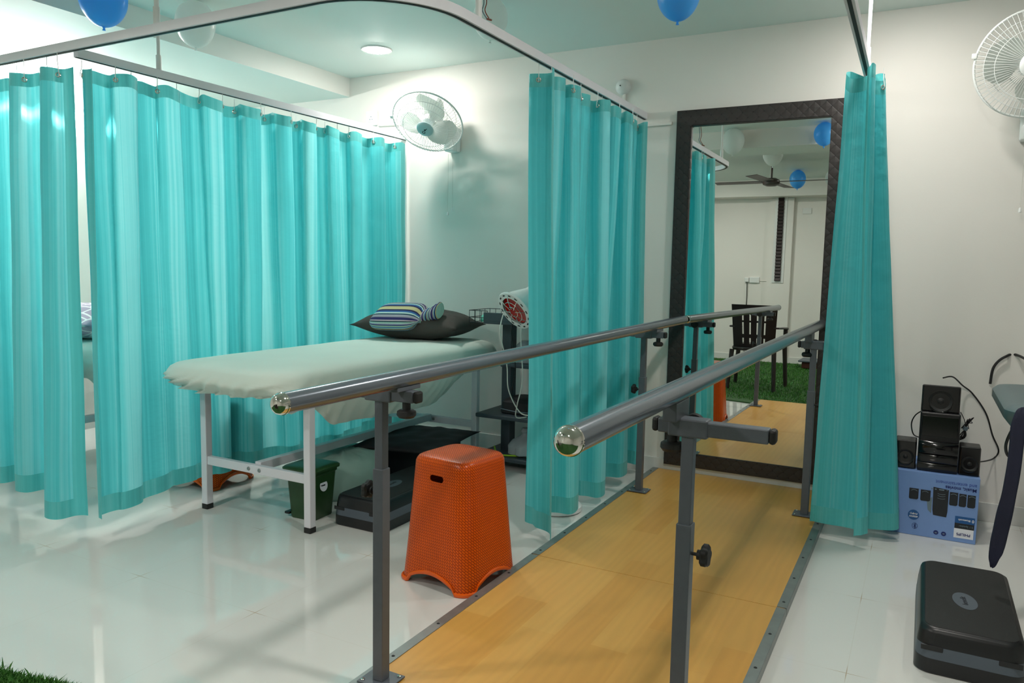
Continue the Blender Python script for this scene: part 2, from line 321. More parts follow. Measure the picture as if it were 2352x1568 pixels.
# ------------------------------------------------------------------ curtains
def curtain(name,label,pos,n,zt,zb,W,hooks,zrail,side=(False,False),rows=26,group='teal cubicle curtains',base=None):
    """pos(s,t)->(x,y): s along the cloth 0..1, t from top 0 to bottom 1"""
    t=thing(name,label,'curtain',base,group)
    hd,hm=.055,.075
    def P(i,z):
        s=i/n; a,bz=zt(s),zb(s); tt=(a-z)/(a-bz); x,y=pos(s,tt)
        k=.006*min(1,tt*4)
        return Vector((x+k*nz(s*W*9,z*2.2,1),y+k*nz(s*W*9,z*2.2,7),z))
    def part(pname,i0,i1,zf0,zf1,nr,m,off=0):
        b=BM(); uv=b.loops.layers.uv.new('cloth'); G=[]
        for j in range(nr+1):
            row=[]
            for i in range(i0,i1+1):
                s=i/n; za,zc=zf0(s),zf1(s); z=za+(zc-za)*j/nr; row.append((b.verts.new(P(i,z)),s*W,z))
            G.append(row)
        for j in range(nr):
            for i in range(i1-i0):
                q=(G[j][i],G[j][i+1],G[j+1][i+1],G[j+1][i]); f=b.faces.new([v[0] for v in q]); f.smooth=True
                for l,v in zip(f.loops,q): l[uv].uv=(v[1],v[2])
        me=bpy.data.meshes.new(pname); b.to_mesh(me); b.free(); me.materials.append(m)
        o=bpy.data.objects.new(pname,me); COL.objects.link(o); adopt(o,t); return o
    sh=max(1,int(n*.05/W)); a0=sh if side[0] else 0; a1=n-sh if side[1] else n
    part('heading',0,n,zt,lambda s:zt(s)-hd,3,M_hem)
    part('cloth',a0,a1,lambda s:zt(s)-hd,lambda s:zb(s)+hm,rows,M_cur)
    part('hem',0,n,lambda s:zb(s)+hm,zb,3,M_hem)
    if side[0]: part('side_hem',0,a0,lambda s:zt(s)-hd,lambda s:zb(s)+hm,rows,M_hem)
    if side[1]: part('side_hem',a1,n,lambda s:zt(s)-hd,lambda s:zb(s)+hm,rows,M_hem)
    for s in hooks:
        z=zt(s)-.026; p=P(s*n,z); d=P(min(s*n+.5,n),z)-P(max(s*n-.5,0),z); nn=Vector((d.y,-d.x,0)).normalized()
        if nn.x<0 and abs(nn.x)>abs(nn.y) or (abs(nn.y)>=abs(nn.x) and nn.y>0): nn=-nn
        b=BM(); Mx=Matrix.Translation(p)@frame_at(nn).to_4x4()
        lathe(b,[(.006,.0015),(.0105,.003),(.0115,0),(.0105,-.003),(.006,-.0015),(.006,.0015)],Mx,14); obj('grommet',b,M_chrome,t,True)
        b=BM(); zz=zrail-p.z
        tube(b,spline([p-nn*.006+Vector((0,0,-.006)),p+nn*.006+Vector((0,0,-.004)),p+nn*.006+Vector((0,0,.012)),p+Vector((0,0,zz*.6)),Vector((p.x,p.y,zrail))],4),.0016,5); obj('hook',b,M_white,t,True)
    return t
def lerp(a,b,t): return a+(b-a)*t
def sst(t): return t*t*(3-2*t)
# A: front left curtain along the front track
def posA(s,t):
    N=7.0; ph=2*PI*N*s+.6*math.sin(5*s+1); A=lerp(.032,.055,t)
    x=-4.72+1.60*s+.02*math.sin(2*ph)+ .045*s**3*t
    y=1.955+A*math.cos(ph)-.03*t+ (.10*math.sin(3.1*s+.4)*t*(1-s))-.03*t*s
    return x,y
curtain('privacy_curtain','teal curtain at far left hanging from the front rail, left of the gap',posA,190,lambda s:1.945-.012*abs(math.sin(PI*14*s)),
        lambda s:.15-.075*sst(max(0,min(1,(s-.86)/.06))),2.3,[(k+.5)/14 for k in range(14)],1.995,(False,True),base=(-3.9,1.95,0))
# B: curtain along the couch, front track to the wall
def posB(s,t):
    N=10.0; ph=2*PI*N*s+.9*math.sin(7.5*s+1)+.6*t*math.sin(19*s); A=lerp(.040,.024,sst(t))*(1+.35*math.sin(13*s+2))
    y=2.0+2.17*s+.024*math.sin(2*ph)*(1-.4*t)
    front=sst(max(0,min(1,(.19-s)/.06)))
    x=-3.10+A*math.cos(ph)+.022*t*math.sin(ph*.43+1)+ t*.035 +.085*front*t -.012*(1-front)
    y=y-.10*t*front*(1-s*3)
    return x,y
curtain('privacy_curtain','long teal curtain beside the couch, reaching back to the wall fan',posB,260,lambda s:1.955-.014*abs(math.sin(PI*20*s+.8)),
        lambda s:.085+.02*math.sin(7*s) if s>.18 else .09+.10*s,3.1,[(k+.45)/20 for k in range(20)],1.98,(True,True),base=(-3.1,3.05,0))
# C: curtain between couch bay and mirror, gathered
def posC(s,t):
    N=8.0; ph=2*PI*N*s+.9*math.sin(6*s)+.5*t*math.sin(13*s); k=sst(t)
    y=2.86+1.28*s**.96+lerp(.030,.012,k)*math.sin(2*ph)+.035*k*math.sin(ph)-.05*t*(1-s)**2
    x=-1.445+lerp(.048,.026,k)*math.cos(ph)*(1+.3*math.sin(11*s+1))+lerp(.012,.062,k)*math.cos(ph*.5+.4)+.05*t*(1-s)-.005*t
    return x,y
curtain('privacy_curtain','teal curtain with deep folds between the shelf trolley and the tall mirror',posC,260,lambda s:1.965-.01*abs(math.sin(PI*16*s)),
        lambda s:(.03+.5*s if s<.035 else .055+.012*math.sin(9*s)),2.9,[(k+.5)/16 for k in range(16)],1.995,(True,True),base=(-1.44,3.5,0))
# D: fully bunched curtain right of the mirror
D_BOT=spline([(-.20,3.455,0),(-.165,3.47,0),(-.155,3.50,0),(-.26,3.525,0),(-.365,3.555,0),(-.385,3.585,0),(-.33,3.61,0),(-.18,3.62,0),(-.06,3.645,0),(-.035,3.675,0),(-.07,3.70,0),(-.20,3.70,0),(-.30,3.71,0),(-.30,3.735,0),(-.18,3.745,0),(-.07,3.755,0),(-.04,3.775,0),(-.10,3.79,0)],6)
D_TOP=spline([(-.255,3.40,0),(-.235,3.41,0),(-.232,3.44,0),(-.275,3.455,0),(-.325,3.475,0),(-.338,3.50,0),(-.315,3.52,0),(-.26,3.525,0),(-.205,3.545,0),(-.20,3.575,0),(-.215,3.60,0),(-.27,3.60,0),(-.325,3.615,0),(-.325,3.645,0),(-.27,3.655,0),(-.21,3.67,0),(-.205,3.70,0),(-.23,3.72,0)],6)
def along(P,s):
    f=s*(len(P)-1); i=min(int(f),len(P)-2); return P[i].lerp(P[i+1],f-i)
def posD(s,t):
    a,b_=along(D_TOP,s),along(D_BOT,s); k=.75*t+.25*sst(t)
    p=a.lerp(b_,k); w_=.005*(1-.4*t)*math.sin(2*PI*13*s+.8*math.sin(9*s))
    return p.x+w_*.4,p.y+w_
curtain('privacy_curtain','fully bunched teal curtain hanging at the right edge of the tall mirror',posD,240,lambda s:1.968+.022*math.sin(24*s),
        lambda s:.06+.012*math.sin(12*s),2.4,[.13,.47],2.0,(True,True),base=(-.2,3.6,0))
# ------------------------------------------------------------------ walkway
TB=.03
def walkway(y0,y1,label):
    t=thing('walkway_panel',label,'walkway panel',(-.83,(y0+y1)/2,0),'wood effect walkway panels')
    b=BM(); box(b,(-.8275,(y0+y1)/2,TB/2+.001),(.955,y1-y0-.003,TB-.002)); obj('board',b,M_lam,t)
    for xs,xi in ((-1.312,-1.279),(-.345,-.376)):
        sg=-1 if xs<xi-.0 and xs<-.8 else 1
        b=BM(); box(b,((xs+xi)/2,(y0+y1)/2,TB+.001),(abs(xs-xi),y1-y0-.008,.003)); box(b,(xs,(y0+y1)/2,TB/2+.001),(.003,y1-y0-.008,TB)); e=obj('metal_edging',b,M_steel,t)
        b=BM(); yy=y0+.05
        while yy<y1:
            lathe(b,[(.0,.004),(.004,.004),(.0055,.0025)],Matrix.Translation(((xs+xi)/2,yy,TB)),8); yy+=.235
        obj('screw',b,M_dark,e,True)
    return t
walkway(1.20,2.641,'near wood-effect walkway panel reaching the bottom edge, metal edging both sides')
walkway(2.641,YW-.014,'far wood-effect walkway panel ending under the tall mirror')
# ------------------------------------------------------------------ parallel bars
def knob_down(b,c):
    x,y,z=c; cyl(b,(x,y,z),(x,y,z-.02),.011,n=14); lathe(b,[(.0,-.02),(.018,-.02),(.0245,-.024),(.0255,-.034),(.02,-.041),(.0,-.042)],Matrix.Translation(c),20)
def knob_side(b,c,d):
    x,y,z=c; cyl(b,c,(x+d*.014,y,z),.004,n=8); cyl(b,(x+d*.012,y,z),(x+d*.022,y,z),.011,n=12)
    rings=[]
    for k,(dx,rr) in enumerate(((.02,.018),(.024,.023),(.034,.023),(.038,.019))):
        rings.append([Vector((x+d*dx,y+rr*(1+.12*math.cos(5*a))*math.cos(a),z+rr*(1+.12*math.cos(5*a))*math.sin(a))) for a in [2*PI*i/40 for i in range(40)]])
    loft(b,rings)
def parallel_bar(label,rx0,rx1,y0,y1,z0,z1,posts,out):
    t=thing('parallel_bar',label,'parallel bar',(posts[0][0],(y0+y1)/2,TB))
    A,Bv=Vector((rx0,y0,z0)),Vector((rx1,y1,z1)); d=(Bv-A).normalized(); r=.0232
    b=BM(); tube(b,[A+d*.02,Bv-d*.004],r,32); obj('handrail',b,M_rail,t,True)
    M=Matrix.Translation(A+d*.02)@frame_at(-d).to_4x4()
    b=BM(); lathe(b,[(r,0),(r+.0012,.0),(r+.0012,.004),(r,.005),(r*.98,.009),(r*.9,.0145),(r*.72,.0195),(r*.42,.023),(.0001,.0245)],M,32); obj('end_cap',b,M_chrome,t,True)
    M=Matrix.Translation(Bv-d*.004)@frame_at(d).to_4x4()
    b=BM(); lathe(b,[(r,0),(r,.004),(r*.8,.010),(.0001,.012)],M,32); obj('end_cap',b,M_chrome,t,True)
    for px,py,za,zs in posts:
        f=(py-y0)/(y1-y0); rx=lerp(rx0,rx1,f); rz=lerp(z0,z1,f)
        b=BM(); box(b,(px,py,TB+.003+.002),(.10,.085,.004),bev=.001); pl=obj('base_plate',b,M_grey,t)
        for sx in (-1,1):
            for sy in (-1,1):
                b=BM(); lathe(b,[(.0,.005),(.004,.0045),(.006,.0025),(.006,0)],Matrix.Translation((px+sx*.039,py+sy*.031,TB+.007)),8); obj('bolt',b,M_chrome,pl,True)
        b=BM(); box(b,(px,py,(TB+.007+zs)/2),(.033,.033,zs-TB-.007),bev=.002); obj('outer_post',b,M_grey,t)
        b=BM(); box(b,(px,py,(zs+za)/2-.004),(.0265,.0265,za-zs),bev=.002); obj('inner_post',b,M_grey,t)
        b=BM(); knob_side(b,(px+out*.0165,py,zs-.065),out); obj('clamp_knob',b,M_rubber,t,True)
        # cross arm through a sleeve on the post, cradle and knob at the rail
        b=BM(); box(b,(px,py,za),(.085,.040,.040),bev=.004); obj('arm_sleeve',b,M_grey,t)
        b=BM(); knob_side2=(px,py+.02,za); cyl(b,(px,py+.02,za),(px,py+.032,za),.006,n=10); lathe(b,[(0,.03),(.02,.03),(.023,.024),(.021,.014),(0,.013)],Matrix.Translation((px,py+.02,za))@Matrix.Rotation(-PI/2,4,'X'),18); obj('sleeve_knob',b,M_rubber,t,True)
        xin=rx-out*.035 if abs(px-rx)<.12 else rx-out*.03; xo=px+out*((.165 if py<3 else .045) if abs(px-rx)<.06 else .07)
        b=BM(); box(b,((xin+xo)/2,py,za),(abs(xin-xo),.031,.031),bev=.003); obj('cross_arm',b,M_grey,t)
        b=BM(); box(b,(xo+out*.007,py,za),(.014,.031,.031),bev=.006); obj('arm_cap',b,M_rubber,t)
        b=BM(); box(b,(xin-out*.007,py,za),(.014,.031,.031),bev=.006); obj('arm_cap',b,M_rubber,t)
        b=BM(); box(b,(rx,py,(za+.0155+rz-r+.004)/2),(.03,.10,max(.012,rz-r+.004-za-.0155)),bev=.002); obj('rail_cradle',b,M_grey,t)
        b=BM(); knob_down(b,(rx-out*.006,py,za-.0155)); obj('cradle_knob',b,M_rubber,t,True)
    return t
parallel_bar('left grey parallel bar, its chrome end in front of the couch',-1.173,-1.16,1.152,4.165,.872,.889,[(-1.246,1.60,.828,.626),(-1.229,3.70,.838,.62)],-1)
parallel_bar('right grey parallel bar over the walkway, chrome end near the picture centre',-.455,-.452,1.019,4.165,.910,.902,[(-.424,1.60,.834,.623),(-.432,3.738,.832,.62)],1)
# ------------------------------------------------------------------ mirror
def mk_frame():
    m,nt,b=new_mat('quilted_dark_leather'); L=nt.links.new
    b.inputs['Roughness'].default_value=.42
    tc=nd(nt,'ShaderNodeTexCoord'); mp=nd(nt,'ShaderNodeMapping'); mp.inputs['Rotation'].default_value=(0,PI/4,0); mp.inputs['Scale'].default_value=(26,26,26); L(tc.outputs['Object'],mp.inputs[0])
    sp=nd(nt,'ShaderNodeSeparateXYZ'); L(mp.outputs[0],sp.inputs[0])
    o=[]
    for ax in ('X','Z'):
        f=nd(nt,'ShaderNodeMath',operation='PINGPONG'); f.inputs[1].default_value=.5; L(sp.outputs[ax],f.inputs[0]); o.append(f.outputs[0])
    mn=nd(nt,'ShaderNodeMath',operation='MINIMUM'); L(o[0],mn.inputs[0]); L(o[1],mn.inputs[1])
    mx=nd(nt,'ShaderNodeMath',operation='MAXIMUM'); L(o[0],mx.inputs[0]); L(o[1],mx.inputs[1])
    r=nd(nt,'ShaderNodeValToRGB'); r.color_ramp.elements[0].position=.06; r.color_ramp.elements[0].color=lin((10,10,10)); r.color_ramp.elements[1].position=.10; r.color_ramp.elements[1].color=lin((50,44,43)); L(mx.outputs[0],r.inputs[0]); L(r.outputs[0],b.inputs['Base Color'])
    bp=nd(nt,'ShaderNodeBump',Strength=.5,Distance=.004); pw=nd(nt,'ShaderNodeMath',operation='POWER'); pw.inputs[1].default_value=.5; L(mn.outputs[0],pw.inputs[0]); L(pw.outputs[0],bp.inputs['Height']); L(bp.outputs['Normal'],b.inputs['Normal'])
    return m
M_frame=mk_frame()
mx0,mx1,mz0,mz1=-1.2475,-.400,.064,2.021; ix0,ix1,iz0,iz1=-1.166,-.463,.142,1.936
mt=thing('wall_mirror','tall wall mirror in a wide dark quilted frame at the walkway end','mirror',(-.824,YW,mz0))
YB_,YF=YW-.003,YW-.034
b=BM()
def q(*p): b.faces.new([b.verts.new(v) for v in p])
O=[(mx0,mz0),(mx1,mz0),(mx1,mz1),(mx0,mz1)]; I=[(ix0,iz0),(ix1,iz0),(ix1,iz1),(ix0,iz1)]
def ringv(P,y): return [b.verts.new((x,y,z)) for x,z in P]
ov,of=ringv(O,YB_),ringv(O,YF); iv,if_=ringv(I,YB_),ringv(I,YF)
for k in range(4):
    j=(k+1)%4
    for a,c in ((ov,of),(of,if_),(if_,iv),(iv,ov)): b.faces.new((a[k],a[j],c[j],c[k]))
bmesh.ops.bevel(b,geom=[e for e in b.edges if all(abs(v.co.y-YF)<1e-5 for v in e.verts)],offset=.004,segments=2,affect='EDGES')
obj('mirror_frame',b,M_frame,mt)
m,nt,pb=new_mat('mirror_silver'); pb.inputs['Metallic'].default_value=1; pb.inputs['Roughness'].default_value=.004; pb.inputs['Base Color'].default_value=(.80,.83,.80,1); M_mirror=m
b=BM(); cx,cz=(ix0+ix1)/2,(iz0+iz1)/2
n_=Vector((-.00364,-.99997,.00603)).normalized(); rx=Vector((1,0,0)); rx=(rx-n_*rx.dot(n_)).normalized(); rz=rx.cross(n_); rz=rz if rz.z>0 else -rz
hw,hh=(ix1-ix0)/2-.0005,(iz1-iz0)/2-.0005; c0=Vector((cx,YW-.018,cz))
fr=[c0+rx*sx*hw+rz*sz*hh for sx,sz in ((-1,-1),(1,-1),(1,1),(-1,1))]
loft(b,[[p-n_*.003 for p in fr],fr]); obj('mirror_glass',b,M_mirror,mt)
# ------------------------------------------------------------------ couches
def couch(label,sheet_label,x0=-2.925,x1=-2.285,ya=2.437,yb=3.82):
    t=thing('treatment_couch',label,'treatment couch',((x0+x1)/2,(ya+yb)/2,0),'white framed treatment couches')
    w=.036
    for x in (x0,x1):
        for y in (ya,yb):
            b=BM(); box(b,(x,y,.3245),(w,w,.601),bev=.003); l=obj('leg',b,M_whitemetal,t)
            b=BM(); box(b,(x,y,.0125),(w+.001,w+.001,.025),bev=.002); obj('rubber_foot',b,M_rubber,l)
    for y in (ya,yb):
        b=BM(); box(b,((x0+x1)/2,y,.235),(x1-x0-w,.024,.040),bev=.002); c=obj('cross_bar',b,M_whitemetal,t)
        for dx in (-.033,.033):
            b=BM(); lathe(b,[(0,.005),(.007,.0045),(.009,.002),(.009,0)],Matrix.Translation(((x0+x1)/2+dx,y-.012,.235))@Matrix.Rotation(PI/2,4,'X'),12); obj('bolt',b,M_steel,c,True)
    b=BM(); box(b,((x0+x1)/2,(ya+yb)/2,.245),(.036,yb-ya-.024,.04),bev=.002); obj('centre_bar',b,M_whitemetal,t)
    b=BM()
    for x in (x0,x1): box(b,(x,(ya+yb)/2,.607),(w,yb-ya-w,.036),bev=.002)
    for y in (ya,yb): box(b,((x0+x1)/2,y,.607),(x1-x0-w,w,.036),bev=.002)
    obj('top_frame',b,M_whitemetal,t)
    b=BM(); rloft(b,[(.626,.63,1.72,.12),(.63,.64,1.73,.12),(.685,.64,1.73,.12),(.695,.60,1.69,.11)],Matrix.Translation(((x0+x1)/2,(ya+yb)/2-.0,0))); obj('mattress',b,M_vinyl,t,True)
    # sheet
    s=thing('bed_sheet',sheet_label,'bed sheet',((x0+x1)/2,(ya+yb)/2,.705))
    cx,cy=(x0+x1)/2-.005,(2.205+4.055)/2+(ya-2.437); W,D=.755,1.85
    N=56; per=rrect(W,D,.15,12); 
    # dense perimeter
    P=[]
    for i in range(len(per)):
        a,c=Vector(per[i]),Vector(per[(i+1)%len(per)]); L=(c-a).length; k=max(1,int(L/.013))
        for j in range(k): P.append(a.lerp(c,j/k))
    prof=[(-.35,.724),(-.2,.724),(-.10,.722),(-.055,.718),(-.028,.711),(-.010,.699),(.0,.682)]
    n=len(P); rings=[]
    cent=Vector((0,0))
    def inset(p,d):
        fx=max(.02,(W/2+d))/(W/2); fy=max(.02,(D/2+d))/(D/2); return Vector((p.x*fx,p.y*fy))
    for d,z in prof:
        rings.append([Vector((cx+q_.x,cy+q_.y,z+.003*nz(q_.x*5,q_.y*5,3)*(1 if d<-.05 else .3))) for q_ in [inset(p,d) for p in P]])
    def hemz(p):
        right=sst(max(0,min(1,(p.x-W/2+.06)/.05)))
        v=p.y+D/2   # 0 front .. D back
        zr=.53+ (.435-.53)*sst(max(0,min(1,(v-.22)/.16))); zr=lerp(zr,.405,max(0,min(1,(v-.4)/.7))); zr=lerp(zr,.60,sst(max(0,min(1,(v-1.22)/.55))))
        return lerp(.600+.014*nz(p.x*6,p.y*6,2),zr,right)
    for k in range(1,12):
        t_=k/11; ring=[]
        for i,p in enumerate(P):
            hz=hemz(p); z=lerp(.682,hz,t_); v=p.y+D/2
            depth=.682-hz
            tuck=-.045*max(0,t_-.35)**1.4/.55 - (.05*t_*t_ if depth>.12 else 0)
            bulge=.010*math.sin(PI*min(1,t_*1.3))
            side=1 if p.x>W/2-.06 else 0
            ar=i*.0135; fr=1-sst(max(0,min(1,(v-.15)/.35)))
            wr=(.008+.024*fr)*t_**.8*(1-1.7*abs(math.sin(ar*34+(5.5 if fr>.5 else 2)*t_+3.5*nz(ar*2.2,t_*1.2,5))))*(.35+1.2*abs(nz(ar*1.7,3,1)))
            q_=inset(p,tuck+bulge+wr); ring.append(Vector((cx+q_.x,cy+q_.y,z+.006*nz(q_.x*8,q_.y*8,z*9))))
        rings.append(ring)
    b=BM(); loft(b,rings,True,False); o=obj('cover',b,M_sheet,s,True,ang=180)
    return t,s
couch('white framed couch in the open bay, with the orange stool beside it','pale mint fitted sheet over the near couch, hem hanging low on the right')
tA,sA=couch('white framed couch half hidden behind the left teal curtains','pale mint sheet on the couch seen through the curtain gap',-4.52,-3.88,2.42,3.80)
def cushion(name,bm_m,c,l,w,h,rz,label=None,cat=None,M=None,tilt=0,nseg=28,parent=None,crease=1.0):
    b=BM(); top=[];bot=[]
    for i in range(nseg+1):
        rt=[];rb=[]
        for j in range(nseg+1):
            u,v=2*i/nseg-1,2*j/nseg-1
            pin=1-.10*(abs(u)**2*abs(v)**2)*0-.07*((1-abs(u)**3)*abs(v)**4)-.07*((1-abs(v)**3)*abs(u)**4)
            hh=h/2*(max(0,(1-abs(u)**2.6))*max(0,(1-abs(v)**2.6)))**.62*(1+.12*crease*nz(u*2,v*2,c[0]))
            x,y=u*l/2*pin,v*w/2*pin
            rt.append(b.verts.new((x,y,h*.45+hh*1.05+.006*crease*nz(u*4,v*4,9)*(hh>.005)))); rb.append(b.verts.new((x,y,h*.45-hh*.88)) if 0<i<nseg and 0<j<nseg else rt[-1])
        top.append(rt);bot.append(rb)
    for i in range(nseg):
        for j in range(nseg):
            b.faces.new((top[i][j],top[i+1][j],top[i+1][j+1],top[i][j+1]))
            f=(bot[i][j],bot[i][j+1],bot[i+1][j+1],bot[i+1][j])
            if len(set(f))==4 and not all(v in sum(top,[]) for v in f): b.faces.new(f)
    X=Matrix.Translation(c)@Matrix.Rotation(rz,4,'Z')@Matrix.Rotation(tilt,4,'X')
    bmesh.ops.transform(b,matrix=X,verts=b.verts)
    o=obj(name,b,bm_m,parent,True,loc=c,ang=180)
    if label: tag(o,label,cat)
    return o
cushion('pillow',M_pillow,(-2.668,3.79,.722),.69,.46,.185,.16,'dark brown pillow lying at the head of the near couch','pillow')
# printed pillow on the other couch
def mk_patt():
    m,nt,b=new_mat('grey_print_pillowcase'); L=nt.links.new; b.inputs['Roughness'].default_value=.8
    tc=nd(nt,'ShaderNodeTexCoord'); v=nd(nt,'ShaderNodeTexVoronoi',Scale=14.0,feature='DISTANCE_TO_EDGE'); L(tc.outputs['Object'],v.inputs['Vector'])
    r=nd(nt,'ShaderNodeValToRGB'); r.color_ramp.elements[0].position=.04; r.color_ramp.elements[0].color=lin((230,230,230)); r.color_ramp.elements[1].position=.08; r.color_ramp.elements[1].color=lin((160,150,170)); L(v.outputs[0],r.inputs[0]); L(r.outputs[0],b.inputs['Base Color']); return m
cushion('pillow',mk_patt(),(-4.14,2.62,.722),.6,.42,.20,.1,'grey and white printed pillow glimpsed through the gap in the left curtains','pillow')
# striped knitted bag
def mk_stripe():
    m,nt,b=new_mat('striped_knit'); L=nt.links.new; b.inputs['Roughness'].default_value=.9
    uv=nd(nt,'ShaderNodeUVMap'); uv.uv_map='cloth'; sp=nd(nt,'ShaderNodeSeparateXYZ'); L(uv.outputs[0],sp.inputs[0])
    r=nd(nt,'ShaderNodeValToRGB'); r.color_ramp.interpolation='CONSTANT'; cs=[(180,214,200),(24,74,80),(200,180,190),(40,38,100),(40,38,100),(150,150,160),(168,168,180),(24,74,90),(190,220,210),(40,100,160),(26,30,80),(196,190,140),(70,30,50),(160,200,190),(60,110,160),(170,200,170),(60,60,120),(170,175,190)]
    e=r.color_ramp.elements
    e[0].color=lin(cs[0]); e[1].position=1/len(cs); e[1].color=lin(cs[1])
    for k in range(2,len(cs)): z=e.new(k/len(cs)); z.color=lin(cs[k])
    ml=nd(nt,'ShaderNodeMath',operation='MULTIPLY'); ml.inputs[1].default_value=1.7; L(sp.outputs['X'],ml.inputs[0]); fc=nd(nt,'ShaderNodeMath',operation='FRACT'); L(ml.outputs[0],fc.inputs[0]); L(fc.outputs[0],r.inputs[0]); L(r.outputs[0],b.inputs['Base Color'])
    tc=nd(nt,'ShaderNodeTexCoord'); wv=nd(nt,'ShaderNodeTexWave',Scale=90.0,Distortion=2.0); L(tc.outputs['Object'],wv.inputs['Vector']); bp=nd(nt,'ShaderNodeBump',Strength=.5,Distance=.003); L(wv.outputs['Fac'],bp.inputs['Height']); L(bp.outputs['Normal'],b.inputs['Normal']); return m
M_stripe=mk_stripe()
def knit_bag(c,rz,tl=0):
    t=thing('hot_water_bag','striped knitted hot water bag with a gathered neck on the dark pillow','hot water bag',c)
    X=Matrix.Translation(c)@Matrix.Rotation(rz,4,'Z')@Matrix.Rotation(tl,4,'X')
    def sec(pname,stations,stripe_along):
        b=BM(); uv=b.loops.layers.uv.new('cloth'); n=40; rings=[]
        for x,yc,w,h,zc in stations:
            rings.append([(Vector((x,yc+w/2*math.copysign(abs(math.cos(a))**.8,math.cos(a)),zc+h/2*math.copysign(abs(math.sin(a))**.9,math.sin(a)))),) for a in [2*PI*k/n for k in range(n)]])
        vs=[[b.verts.new(X@p[0]) for p in r] for r in rings]
        for i in range(len(vs)-1):
            for k in range(n):
                k2=(k+1)%n; f=b.faces.new((vs[i][k],vs[i][k2],vs[i+1][k2],vs[i+1][k])); f.smooth=True
                for l,(ii,kk) in zip(f.loops,((i,k),(i,k+1),(i+1,k+1),(i+1,k))):
                    if stripe_along: l[uv].uv=(ii/(len(vs)-1)*.98,kk/n)
                    else:
                        a=(kk/n+.25)%1; a=abs(((kk/n)*2+.5)%2-1); l[uv].uv=(.01+.97*(1-a),ii/10)
        b.faces.new(vs[0][::-1]); b.faces.new(vs[-1])
        return obj(pname,b,M_stripe,t)
    st=[]
    for k in range(17):
        x=-.175+.30*k/16; e=max(0,1-abs((x+.03)/.15)**5)
        st.append((x,0,.26*(.60+.40*e**.5),.115*(.18+.82*e**.5),.050+.004*math.sin(9*x)))
    st.append((.14,.0,.13,.055,.058)); sec('knit_body',st,False)
    st2=[]
    for k in range(15):
        x=.135+.105*k/14; g=1+.10*math.sin(k*2.1); st2.append((x,-.005+.2*(x-.135),(.085+.03*k/14)*g,(.052+.035*k/14)*g,.062+.28*(x-.135)))
    sec('gathered_neck',st2,True)
knit_bag((-2.675,3.655,.815),.12,.42)
# ------------------------------------------------------------------ orange stools
def mk_orange():
    m,nt,b=new_mat('orange_woven_plastic'); L=nt.links.new; b.inputs['Roughness'].default_value=.3; b.inputs['Specular IOR Level'].default_value=.3
    uv=nd(nt,'ShaderNodeUVMap'); uv.uv_map='cloth'; mp=nd(nt,'ShaderNodeMapping'); mp.inputs['Rotation'].default_value=(0,0,PI/4); mp.inputs['Scale'].default_value=(75,75,1); L(uv.outputs[0],mp.inputs[0])
    br=nd(nt,'ShaderNodeTexBrick',Scale=1.0); br.inputs['Color1'].default_value=(1,1,1,1); br.inputs['Color2'].default_value=(.8,.8,.8,1); br.inputs['Mortar'].default_value=(0,0,0,1); br.inputs['Mortar Size'].default_value=.14; br.inputs['Brick Width'].default_value=1.1; br.inputs['Row Height'].default_value=.55; L(mp.outputs[0],br.inputs['Vector'])
    r=nd(nt,'ShaderNodeValToRGB'); r.color_ramp.elements[0].color=lin((172,62,2)); r.color_ramp.elements[1].color=lin((234,98,5)); L(br.outputs['Color'],r.inputs[0])
    L(r.outputs[0],b.inputs['Base Color']); bp=nd(nt,'ShaderNodeBump',Strength=.45,Distance=.003); L(br.outputs['Color'],bp.inputs['Height']); L(bp.outputs['Normal'],b.inputs['Normal']); return m
M_or=mk_orange(); M_orlip=mat('orange_smooth_plastic',(226,92,6),.25,var=.03)
